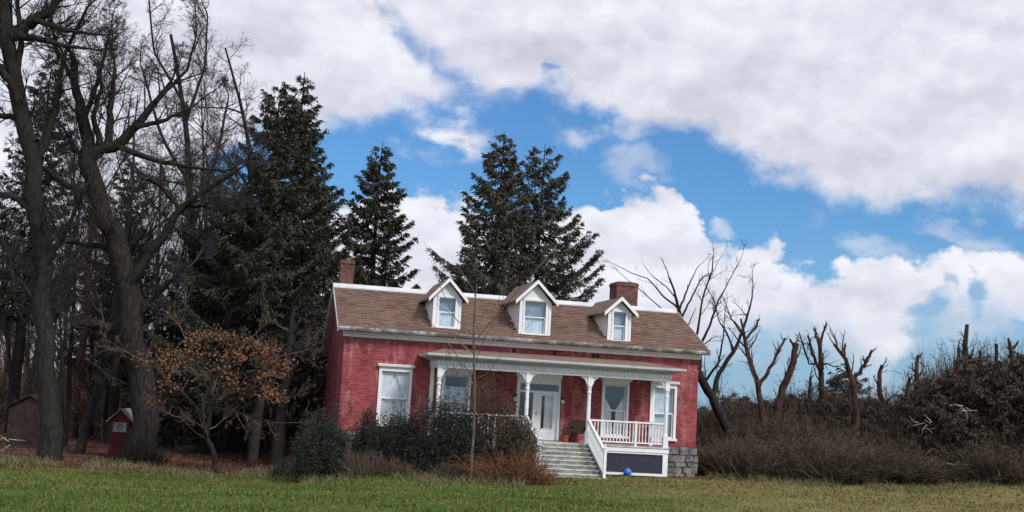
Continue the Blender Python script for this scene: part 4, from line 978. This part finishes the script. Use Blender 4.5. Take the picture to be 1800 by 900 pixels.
for i, (px, dp) in enumerate(spots):
    pr = protos[i % 4]; b = tuple(map(float, stand(px, dp))); s_ = rw.uniform(.75, 1.05)
    if dp < 60: s_ *= .9
    reg = ['left of the biggest trunk', 'just right of the biggest trunk', 'behind the red outhouse', 'behind the forked tree', 'left of the orange-leaved tree', 'behind the orange-leaved tree', 'left of the grey spruce trunks', 'behind the grey spruce trunks'][min(7, int((px+35)/68))]
    lb = ['dark bare tree', 'brown-barked bare tree', 'slim grey bare tree', 'small twiggy brown tree'][i % 4]+' '+('at the wood edge' if dp < 62 else 'mid wood' if dp < 80 else 'deep in the wood')+' '+reg
    lb_old = ['dark thin bare tree standing in the brown woods at the left', 'brown-barked bare tree standing in the brown woods at the left', 'grey-barked thin bare tree standing in the brown woods at the left', 'small bare tree with brown twigs in the woods at the left'][i % 4]
    if i < 4: pr.location = b; pr['label'] = lb; pr['group'] = 'bare trees of the woods at the left'; pr.scale = (s_, s_, s_)
    else: copy_thing(pr, b, rw.uniform(0, 6.28), (s_, s_, s_*rw.uniform(.9, 1.15)), lb)
for px, dp, s_, k, lb in [(28, 56, 1.15, 0, 'tall dark bare tree beyond the biggest grey trunk'), (128, 58, 1.2, 1, 'tall brown bare tree seen between the two biggest trees'), (196, 55, 1.2, 0, 'tall dark bare tree rising behind the fork of the forked tree'), (285, 57, 1.15, 2, 'tall grey bare tree right of the forked tree'),
                          (365, 56, 1.1, 1, 'tall brown bare tree above the orange-leaved tree'), (402, 62, 1.15, 0, 'tall dark bare tree against the left side of the tall spruces')]:
    copy_thing(protos[k], tuple(map(float, stand(px, dp))), px, (s_, s_, s_), lb)
# far wood reading as one mass
def far_mass(name, px0, px1, d0, d1, n, hlo, hhi, seed, m, lb):
    rng = np.random.default_rng(seed); mb = MB(); px = rng.uniform(px0, px1, n); dp = rng.uniform(d0, d1, n)
    d_ = FW[None]+RT[None]*((px-900)/FPX)[:, None]; p = CAM[None]+d_*dp[:, None]; p[:, 2] = ground_z(p[:, 0], p[:, 1])-.2
    P, R = grow(p, np.tile([0, 0, 1.], (n, 1))+rng.normal(0, .12, (n, 3)), rng.uniform(hlo, hhi, n), rng.uniform(.05, .13, n), 6, .06, .04, rng, .2); mb.tubes(P, R, 4)
    twigs_on(mb, P, R, rng, [(14, .1, 1, .7, .28, 4, .15, .05, .018), (7, .2, 1, .7, .5, 3, .2, .0, .012)])
    return tag(mb.build(name, m), lb, 'woods', kind='stuff')
far_mass('far_woods', -120, 660, 98, 135, 300, 7, 13, 77, 'twig_brown', 'far bare woods closing the view behind the outhouse and spruces')
far_mass('undergrowth', -80, 600, 57, 80, 330, 1.5, 4.0, 78, 'twig_brown', 'brown leafless undergrowth beneath the woods at the left')

# ---- shrubs
def blob_pts(rng, n, rx, ry, rz, lob=.22, seed=0):
    d_ = unit(rng.normal(size=(n, 3))); d_[:, 2] = np.abs(d_[:, 2])*1.0-.12
    k = rng.normal(size=(9, 3))*2.6; ph = rng.uniform(0, 6, 9); bumpv = sum(np.sin(d_@k[i]+ph[i]) for i in range(9))/4
    r = (1+lob*bumpv)*rng.beta(4.2, 1.4, n); p = d_*r[:, None]*np.array([rx, ry, rz]); p[:, 2] += rz*.1; p[:, 2] = np.maximum(p[:, 2], .02); return p
def yew(px, depth, wpx, hpx, seed, label, m='yew_leaves', n=9000, cat='shrub', group=None, size=.027, name='yew_shrub', base=None, ry=None):
    rng = np.random.default_rng(seed); b = stand(px, depth) if base is None else base; rx = wpx*depth/FPX/2; rz = hpx*depth/FPX
    root = empty(name, tuple(map(float, b)), label=label, cat=cat, group=group)
    # upright sprays: stem ends clothed in leaves
    ns_ = 230; tips = blob_pts(rng, ns_, rx, ry or rx*.9, rz*.95); tips *= rng.uniform(.85, 1.28, (ns_, 1)); o_ = np.zeros((ns_, 3)); o_[:, :2] = tips[:, :2]*.25; mid = (tips*.55+o_*.45); mid[:, 2] *= .8
    P = np.stack([o_, mid*.6+o_*.4, mid, tips*.97], 1); MB().tubes(P, np.tile([.018, .013, .009, .004], (ns_, 1)), 3).build('stems', 'twig_dark', root)
    C = blob_pts(rng, n, rx, ry or rx*.9, rz); C += rng.normal(0, .03, C.shape)
    sp = tips[rng.integers(0, ns_, n//2)]+rng.normal(0, .055, (n//2, 3))+np.array([0, 0, 1])*rng.uniform(-.16, .26, n//2)[:, None]; C = np.concatenate([C, sp]); C[:, 2] = np.maximum(C[:, 2], .01)
    mb = MB(); leaf_quads(mb, C, size, rng, .30); mb.build('foliage', m, root); return root
yew(570, 37.5, 108, 120, 51, 'large round dark yew left of the house corner', n=20000)
yew(514, 40, 62, 22, 52, 'low dark ground shrub at the foot of the grey trunk', n=3500)
for i, (px, d_, wp, hp, lb) in enumerate([(650, 38.6, 76, 96, 'small dark yew under the left front window, beside the round yew'), (705, 38.8, 96, 112, 'dark yew below the right half of the left front window'),
        (762, 38.4, 112, 134, 'dark yew in front of the leftmost porch column'), (812, 38.2, 112, 150, 'dark yew behind the pale sapling'), (872, 38.4, 132, 166, 'tallest olive brown shrub, hiding the porch railing left of the steps'),
        (915, 37.8, 70, 110, 'narrow olive shrub beside the left stair railing')]):
    yew(px, d_, wp, hp, 60+i, lb, m='olive_leaves' if i > 3 else 'yew_leaves', n=14000, group='foundation yews along the porch')
def brush(px, depth, wpx, hpx, seed, label, m='twig_brown', n=260, name='bare_shrub', cat='shrub', group=None, base=None, arch=.0, lv=None, rmin=.006):
    rng = np.random.default_rng(seed); b = stand(px, depth) if base is None else base; rx = wpx*depth/FPX/2; h_ = hpx*depth/FPX
    root = empty(name, tuple(map(float, b)), label=label, cat=cat, group=group); mb = MB()
    p = np.c_[rng.normal(0, rx*.38, n), rng.normal(0, rx*.3, n), np.full(n, -.05)]; d_ = np.c_[p[:, 0]/rx*.7+rng.normal(0, .25, n), rng.normal(0, .35, n), np.ones(n)]
    P, R = grow(p, d_, h_*rng.uniform(.6, 1.05, n), rng.uniform(rmin*1.2, rmin*3, n), 6, .14, -arch, rng, .3); st_ = MB().tubes(P, R, 3); st_.build('stems', m, root)
    twigs_on(mb, P, R, rng, lv or [(6, .2, 1, .6, .38, 3, .2, .02, rmin*.8), (4, .2, 1, .7, .5, 3, .2, .0, rmin*.6)]); mb.build('twigs', m, root); return root
for i, (px, d_, wp, hp, m_, lb, ar) in enumerate([(640, 37.2, 70, 50, 'twig_brown', 'low reddish twiggy shrub in front of the house corner', .1), (700, 37.4, 60, 34, 'twig_brown', 'low reddish twigs in front of the yews', .12),
        (800, 37.2, 56, 34, 'twig_brown', 'low brown twigs at the foot of the yews left of the sapling', .12), (905, 37, 120, 76, 'twig_rust', 'rust brown tangle of arching canes left of the steps', .16), (945, 36.8, 60, 44, 'twig_rust', 'low rusty cane clump at the foot of the stair railing', .2), (862, 37, 60, 40, 'twig_rust', 'small rusty cane clump by the foot of the sapling', .15)]):
    brush(px, d_, wp, hp, 80+i, lb, m_, n=150, arch=ar, rmin=.005)
# pale sapling before the porch
limb_tree('sapling', 'thin pale sapling with long whippy branches in front of the porch', 36.6,
  [[(832, 826, 5.5), (832, 760, 5), (834, 700, 4.5), (834, 640, 4), (832, 580, 3.5), (838, 500, 2)], [(834, 660, 2.5), (812, 640, 2), (795, 612, 1.5)], [(834, 600, 2.2), (868, 560, 1.8), (915, 505, 1.2), (945, 470, 1)], [(834, 668, 2), (858, 655, 1.5), (875, 630, 1)],
   [(833, 590, 2), (800, 560, 1.5), (772, 500, 1)], [(834, 640, 1.8), (850, 600, 1.4), (866, 570, 1)]], 31, 'pale_bark', 'twig_pale',
  [(5, .3, 1, .6, .35, 5, .12, .05, .004), (3, .3, 1, .6, .4, 3, .15, .0, .003)], cat='sapling', jit=.2)
# orange-leaved small tree
root = limb_tree('small_oak', 'small crooked tree keeping orange brown leaves in front of the woods', 41.5,
  [[(386, 829, 8), (378, 800, 9), (364, 770, 9), (368, 735, 8), (372, 700, 7), (366, 660, 5)], [(368, 740, 6), (330, 700, 5), (290, 660, 4), (262, 640, 2)], [(370, 720, 6), (410, 690, 5), (450, 650, 4), (490, 628, 2)], [(370, 700, 5), (350, 650, 4), (330, 605, 2)],
   [(368, 680, 4), (400, 630, 3), (430, 605, 2)], [(420, 684, 4), (460, 690, 3), (495, 700, 2)], [(366, 760, 5), (340, 740, 4), (320, 735, 3)], [(372, 715, 4), (440, 730, 3), (480, 742, 2)]], 32, 'dark_bark', 'twig_brown',
  [(9, .25, 1, .8, .5, 6, .16, .03, .008), (6, .15, 1, .75, .5, 4, .18, .02, .006), (6, .15, 1, .7, .55, 3, .2, .0, .005)], cat='small tree', jit=.7)
rng = np.random.default_rng(5); mb = MB(); rb = np.array(root.location)
cl = [(x+rng.normal(0, 10), y+rng.normal(0, 6)) for x, y in [(258, 640), (275, 635), (290, 650), (300, 625), (320, 612), (340, 597), (355, 592), (375, 598), (395, 603), (415, 600), (430, 612), (445, 608), (460, 615), (472, 610), (485, 618), (490, 632), (500, 640), (480, 645), (466, 700), (478, 705), (458, 676), (440, 678), (490, 695), (420, 640), (400, 632), (360, 625), (335, 635), (310, 645), (286, 668), (448, 628), (380, 650), (506, 655), (350, 660), (270, 700), (410, 665), (470, 660)]]
for x, y in cl:
    c = at(x, y, 41.5+rng.normal(0, .8))-rb; n = int(rng.integers(35, 100)); C = c+rng.normal(0, 1, (n, 3))*np.array([.26, .26, .14]); leaf_quads(mb, C, .040, rng, .55)
mb.build('leaves', 'orange_leaves', root)

# ---- right hand hedgerow
CUT = dict(cap=True)
def pollard(label, limbs, depth, seed, lv=None, bark='brown_bark', name='cut_tree', cap=True, group='cut back trees in the hedgerow', twig='twig_brown'):
    limbs = [[(p[0], p[1], p[2]*(.92-.22*k/max(1, len(l)-1))) for k, p in enumerate(l)] for l in limbs]
    return limb_tree(name, label, depth, limbs, seed, bark, twig, lv, 'tree', group, .3, cap)
LT = [(11, .4, 1, .7, .30, 5, .2, .08, .007), (4, .2, 1, .7, .5, 3, .2, .03, .005)]
LT1 = [(14, .5, 1, .8, .19, 4, .25, .05, .007), (5, .3, 1, .7, .5, 3, .2, 0, .005)]
limb_tree('bare_tree', 'leaning dark bare tree close to the right corner of the house', 50,
  [[(1302, 838, 22), (1298, 790, 20), (1286, 765, 18), (1264, 722, 17), (1240, 680, 16), (1226, 645, 14), (1231, 625, 10), (1234, 600, 7)], [(1252, 700, 10), (1258, 680, 9), (1264, 655, 8), (1290, 618, 7), (1303, 588, 5), (1315, 550, 4)], [(1228, 640, 7), (1222, 600, 5), (1228, 570, 4), (1236, 520, 3), (1250, 482, 3)],
   [(1234, 600, 5), (1247, 575, 4), (1262, 530, 3), (1276, 505, 2)], [(1290, 618, 4), (1280, 590, 3), (1262, 560, 2), (1256, 530, 2)], [(1245, 690, 6), (1225, 660, 4), (1205, 620, 3)], [(1238, 672, 5), (1262, 640, 4), (1270, 600, 3)]], 101, 'dark_bark', 'twig', LVs)
limb_tree('bare_tree', 'bare tree whose thin forked twigs rise behind the right end of the roof', 58,
  [[(1206, 800, 12), (1204, 640, 10), (1196, 560, 8), (1192, 540, 6), (1186, 512, 4), (1176, 488, 3)], [(1192, 542, 4), (1165, 520, 3), (1140, 490, 2), (1110, 480, 1.5)], [(1194, 545, 4), (1206, 515, 3), (1216, 490, 2)], [(1198, 560, 4), (1212, 530, 3), (1232, 490, 2), (1250, 480, 1.5)], [(1192, 530, 3), (1172, 505, 2), (1150, 488, 1.5)], [(1186, 560, 3), (1160, 540, 2), (1120, 505, 1.5)]], 102, 'dark_bark', 'twig',
  [(3, .4, 1, .5, .3, 5, .12, .06, .006), (3, .3, 1, .6, .5, 3, .15, .03, .005)], jit=.3)
pollard('forked bare tree right of the leaning dark tree, one arm pruned short', [[(1342, 800, 15), (1341, 742, 13), (1333, 680, 12), (1318, 634, 11), (1308, 593, 8), (1302, 560, 5)], [(1335, 678, 8), (1358, 640, 7), (1380, 594, 5)], [(1308, 598, 6), (1330, 575, 5), (1334, 560, 4)], [(1306, 590, 4), (1285, 560, 3), (1278, 540, 2), (1270, 520, 2)]], 51, 103, LT)
pollard('thick sawn-off trunk leaning right, heaviest of the cut trees', [[(1338, 810, 20), (1350, 770, 19), (1369, 716, 18), (1386, 660, 17), (1400, 603, 15)], [(1398, 612, 6), (1388, 596, 5)]], 52, 104, LT1)
pollard('upright cut trunk with a fuzzy crown of short sprouts', [[(1450, 800, 17), (1448, 726, 15), (1443, 670, 13), (1441, 603, 10)], [(1445, 660, 8), (1428, 620, 6), (1420, 590, 5)], [(1441, 610, 7), (1432, 578, 5)], [(1441, 606, 6), (1452, 570, 4)], [(1443, 640, 5), (1422, 640, 4), (1405, 585, 3)]], 53, 105, [(12, .4, 1, .7, .30, 4, .25, .05, .007), (6, .2, 1, .7, .5, 3, .2, 0, .006)])
pollard('thin upright stump left of the fuzzy crowned trunk', [[(1420, 800, 9), (1421, 730, 8), (1423, 690, 8), (1425, 662, 7)]], 53, 106, LT1)
pollard('y-shaped cut tree right of the fuzzy crowned trunk', [[(1506, 810, 15), (1504, 726, 13), (1499, 670, 12), (1488, 634, 10), (1466, 605, 7)], [(1501, 668, 8), (1520, 640, 7), (1533, 616, 6)], [(1484, 625, 5), (1486, 604, 4)], [(1492, 640, 4), (1478, 640, 3)]], 52, 107, LT)
pollard('short crooked stump left of centre in the hedge', [[(1560, 800, 13), (1558, 721, 12), (1544, 685, 11), (1546, 662, 10), (1551, 642, 9)]], 53, 108, LT1)
pollard('slender upright stump before the evergreens rise', [[(1612, 800, 14), (1612, 695, 12), (1610, 660, 11), (1614, 624, 8)], [(1610, 672, 4), (1622, 650, 3)]], 52, 109, LT1)
pollard('low thin stump beside the slender upright one', [[(1592, 800, 10), (1594, 700, 9), (1599, 664, 8)]], 53, 110, LT1)
pollard('tallest sawn-off pole rising out of the evergreens', [[(1699, 800, 15), (1699, 655, 14), (1696, 620, 13), (1700, 570, 9)], [(1700, 640, 4), (1712, 612, 3)]], 51, 111, LT1)
pollard('thinner sawn-off pole just left of the tallest one', [[(1680, 800, 11), (1681, 660, 9), (1685, 611, 8)]], 52, 112, LT1)
pollard('cut pole with a short hooked fork near the right edge', [[(1786, 800, 16), (1783, 665, 13), (1779, 630, 11), (1774, 600, 9)], [(1778, 616, 6), (1790, 600, 5)], [(1776, 606, 5), (1772, 594, 5)]], 51, 113, LT1)
pollard('stubby cut pole in the middle of the evergreens', [[(1752, 800, 12), (1752, 660, 10), (1751, 604, 8)]], 52, 114, LT1)
pollard('small cut pole right of the tallest pole', [[(1724, 800, 12), (1724, 660, 9), (1722, 616, 7)]], 52, 115, LT1)
# evergreens in the hedgerow
for i, (px, py, d_, r_, lb) in enumerate([(1240, 712, 60, 40, 'low cedar just right of the house corner'), (1285, 690, 58, 48, 'cedar behind the leaning dark tree'), (1335, 700, 57, 44, 'cedar behind the forked bare tree'), (1400, 688, 57, 50, 'cedar at the foot of the thick leaning trunk'),
        (1465, 694, 56, 44, 'cedar between the fuzzy trunk and the y-shaped tree'), (1482, 645, 58, 40, 'pointed cedar rising behind the y-shaped cut tree'), (1530, 700, 56, 46, 'low cedar right of the y-shaped cut tree'), (1585, 705, 55, 46, 'low cedar between the crooked and slender stumps'), (1640, 668, 55, 52, 'cedar where the hedge starts to rise'),
        (1680, 655, 54, 50, 'cedar around the thin sawn-off pole'), (1728, 622, 54, 56, 'tallest cedar of the hedgerow between the cut poles'), (1765, 645, 53, 48, 'cedar left of the hooked pole'), (1810, 618, 53, 60, 'big cedar cut off by the right edge')]):
    d_ -= 3+1.3*float(sst(1560, 1680, px)); r_ *= 1+.25*float(sst(1560, 1680, px)); b = stand(px, d_); conifer(b, max(1.6, top_h(px, py+2, d_, b)), r_*d_/FPX*1.7, 130+i, m='cedar_leaves', label=lb, clear=.02, dens=1.25, nsz=.8, droop=.05, bark='brown_bark', name='cedar_tree', power=.55, wsp=.2, group='evergreens in the hedgerow')
protos_b = []
rb_ = random.Random(9)
hedge_n = 0
whr = ['beside the house corner', 'under the leaning dark tree', 'below the forked tree', 'under the thick leaning trunk', 'left of the fuzzy trunk', 'below the fuzzy crowned trunk', 'left of the y-shaped tree', 'below the y-shaped tree', 'below the crooked stump', 'between the two middle stumps', 'below the slender stump', 'where the hedge rises', 'below the sawn-off poles', 'below the tallest pole', 'below the tallest cedar', 'below the stubby pole', 'under the hooked pole', 'at the right edge']
for row, (dd, y0, cnt) in enumerate([(53.8, 760, 18), (51, 790, 18), (48.6, 815, 18)]):
    for i in range(cnt):
        px = 1243+i*(590/(cnt-1))+rb_.uniform(-10, 10)+row*6; dp = dd+rb_.uniform(-.6, .6)-(rb_.uniform(-.8, 1.6) if row == 2 else 0)
        rise = sst(1560, 1700, px)
        hpx = [132, 98, 60][row]+rise*[78, 56, 26][row]+rb_.uniform(-34, 26)
        b = tuple(map(float, stand(px, dp)))
        lb = f"{['taller brown leafless shrub at the back of the hedgerow', 'brown leafless shrub in the middle of the hedgerow', 'low brown leafless shrub at the front of the hedgerow'][row]} {whr[min(i, 17)]}"
        if i < 3:
            o = brush(px, dp, 96, 100, 200+row*10+i, lb, 'twig_brown', n=250, group='brown shrubs of the hedgerow', rmin=.009); protos_b.append(o); o['h0'] = 100*dp/FPX; o.scale = (1, 1, hpx/100)
        else:
            pr = protos_b[row*3+i % 3]; s_ = hpx*dp/FPX/pr['h0']; copy_thing(pr, b, rb_.uniform(0, 6.28), (1, 1, s_), lb)
for o in protos_b: del o['h0']
for o in col.objects:
    if 'h0' in o.keys(): del o['h0']
# ragged weeds and dead grass where the lawn stops
rng = np.random.default_rng(66); N = 9000; px_ = rng.uniform(-30, 1850, N); ed = np.where(px_ > 1225, 46.2, np.where(px_ < 560, 41.0, 37.0))+np.sin(px_*.03)*.7+np.sin(px_*.011)*.9+rng.normal(0, .8, N)
d_ = FW[None]+RT[None]*((px_-900)/FPX)[:, None]; C = CAM[None]+d_*ed[:, None]; k_ = ~((px_ > 950) & (px_ < 1225)) & (np.sin(px_*.07)+np.sin(px_*.023+1) > -.9); C = C[k_]; C[:, 2] = ground_z(C[:, 0], C[:, 1])
P, R_ = grow(C, rng.normal(0, .35, C.shape)+[0, 0, 1.], rng.uniform(.10, .38, len(C)), np.full(len(C), .010), 4, .2, -.12, rng, .2)
tag(MB().ribbons(P, R_).build('weeds', 'dead_grass'), 'ragged tan weeds and dead grass along the edges of the lawn', 'weeds', kind='stuff')
# fallen leaves
rng = np.random.default_rng(55); N = 26000; dp_ = 27+27*rng.random(N); px_ = rng.uniform(-40, 1850, N); pr_ = np.where(dp_ > 38, 1, .10)*np.where(px_ > 1200, .8, 1); k_ = rng.random(N) < pr_
d_ = FW[None]+RT[None]*((px_[k_]-900)/FPX)[:, None]; C = CAM[None]+d_*dp_[k_][:, None]; C[:, 2] = ground_z(C[:, 0], C[:, 1])+.03
C = C[~((C[:, 0] > -.3) & (C[:, 0] < 14.2) & (C[:, 1] > -4))]; mb = MB(); leaf_quads(mb, C, .030, rng, .6, 1.6)
tag(mb.build('leaf_litter', 'dry_leaves'), 'dry brown fallen leaves scattered over the lawn edge and under the trees', 'leaf litter', kind='stuff')
# pale broken branches
for i, (px, py, d_, s_, lb) in enumerate([(1690, 717, 47.5, 1.1, 'broken pale dead branch caught high in the hedgerow at the right'), (1632, 745, 47.3, .9, 'broken pale dead branch lodged mid height in the hedgerow'), (1655, 828, 46.4, 1.2, 'white broken branch lying at the lawn edge under the hedgerow'),
                                   (14, 782, 40, 1.0, 'pale broken branch lying at the far left lawn edge')]):
    p = at(px, py, d_); rng = np.random.default_rng(300+i); n = 7; pp = np.tile([0., 0, 0], (n, 1))+rng.normal(0, .12, (n, 3))*s_; dv = rng.normal(0, 1, (n, 3)); dv[:, 2] *= .4
    P, R = grow(pp, dv, np.full(n, .55*s_), np.full(n, .014), 5, .2, 0, rng, .3); o = MB().tubes(P, R, 4).build('dead_branch', 'dead_white'); o.location = tuple(map(float, p)); tag(o, lb, 'branch')

# ------------------------------------------------------------ outbuildings
def shed(px, depth, wpx, hpx, body, roofm, label, name, window=True, rz=-.15, cat='shed'):
    b = stand(px, depth); wd = wpx*depth/FPX; ht = hpx*depth/FPX; root = empty(name, tuple(map(float, b)), rz=rz, label=label, cat=cat); hw = wd/2; eh = ht*.76
    nbd = 7 if window else 0; wl = MB().box(-hw+.02, hw-.02, .02, 1.2, -.2, eh).prism([(-hw+.02, eh), (hw-.02, eh), (0, ht-.05)], 1, .02, 1.2); wl.build('wall', body, root)
    for k in range(nbd):
        x = -hw+.02+k*(wd-.04)/nbd; x2 = x+(wd-.04)/nbd-.008; zz = lambda q: eh+(ht-.05-eh)*(1-abs(q)/hw)-.01
        z = -.1; xm = (x+x2)/2; ztop = min(zz(x), zz(x2))
        if window and abs(xm) < wd*.33:
            MB().box(x, x2, .0, .02, z, eh*.70).build('board', body, root); MB().box(x, x2, .0, .02, eh*.98, ztop).build('board', body, root)
        else: MB().box(x, x2, .0, .02, z, ztop).build('board', body, root)
    for sg in (-1, 1):
        a_ = [(sg*(hw+.12), eh-.07), (0, ht), (0, ht+.05), (sg*(hw+.12), eh-.02)]; MB().prism(a_, 1, -.12, 1.3).build('roof_panel', roofm, root)
    if window:
        x, z0, z1 = wd*.33, eh*.70, eh*.97
        f = MB().box(-x, x, -.03, .02, z0, z0+.04).box(-x, x, -.03, .02, z1-.04, z1).box(-x, -x+.04, -.03, .02, z0+.04, z1-.04).box(x-.04, x, -.03, .02, z0+.04, z1-.04).build('window', 'shed_trim', root)
        MB().box(-x+.04, x-.04, -.005, .015, z0+.04, z1-.04).build('pane', 'sign_pale', f)
        T = np.linspace(0, 2*PI, 15); MB().tubes([[(.09*math.cos(t), -.02, (z0+z1)/2+.09*math.sin(t)) for t in T]], [[.016]*15], 5).build('wreath', 'yew_leaves', f)
    return root
mat('sign_pale', rough=.6, fn=blotchy((.30, .32, .32), (.16, .19, .20), 8))
shed(211, 46, 36, 84, 'shed_red', 'shed_trim', 'narrow red board outhouse with a pale window and grey gable roof', 'outhouse', cat='outhouse')
shed(48, 50, 70, 88, 'shed_brown', 'shed_brown', 'dull brown gabled shed behind the big trunk at the left edge', 'wooden_shed', False)
# red house at the left edge
b = stand(-150, 75); rh = empty('red_cottage', tuple(map(float, b)), rz=-.3, label='red house half hidden in the woods at the left edge', cat='house')
MB().box(-3, 2.1, 0, 5, -.3, 6.6).prism([(-3, 6.6), (2.1, 6.6), (-.45, 8.8)], 1, 0, 5).build('wall', 'shed_red', rh)
for sg in (-1, 1): MB().prism([(-.45+sg*2.8, 6.35), (-.45, 8.82), (-.45, 8.95), (-.45+sg*2.8, 6.5)], 1, -.3, 5.3).build('roof', 'grey_board', rh)
f = MB().box(1.0, 1.9, -.05, .02, 5.1, 6.3).build('window', 'white_paint', rh); MB().box(1.1, 1.8, -.07, -.052, 5.2, 6.2).build('pane', 'window_glass', f)

# ivy clad undergrowth clump at the foot of the forked tree
brush(262, 43.6, 70, 40, 401, 'dark brush around the foot of the forked tree beside the outhouse', 'twig_dark', n=150)
yew(245, 43.8, 34, 36, 402, 'dark evergreen clump between the outhouse and the forked tree', n=2500)
yew(350, 52, 90, 13, 403, 'long low dark shrub lying on the leaf litter behind the orange tree', n=3000, name='low_shrub')
seen = {}
for o in [o for o in col.objects if o.get('group') == 'bare trees of the woods at the left']: seen.setdefault(o['label'], []).append(o)
for lb, os_ in seen.items():
    if len(os_) == 2:
        os_.sort(key=lambda o: float(np.dot(np.array(o.location)-CAM, RT)/np.dot(np.array(o.location)-CAM, FW)))
        for o, w_ in zip(os_, ('left', 'right')): o['label'] = lb+', '+w_+'most'
bpy.context.view_layer.update()
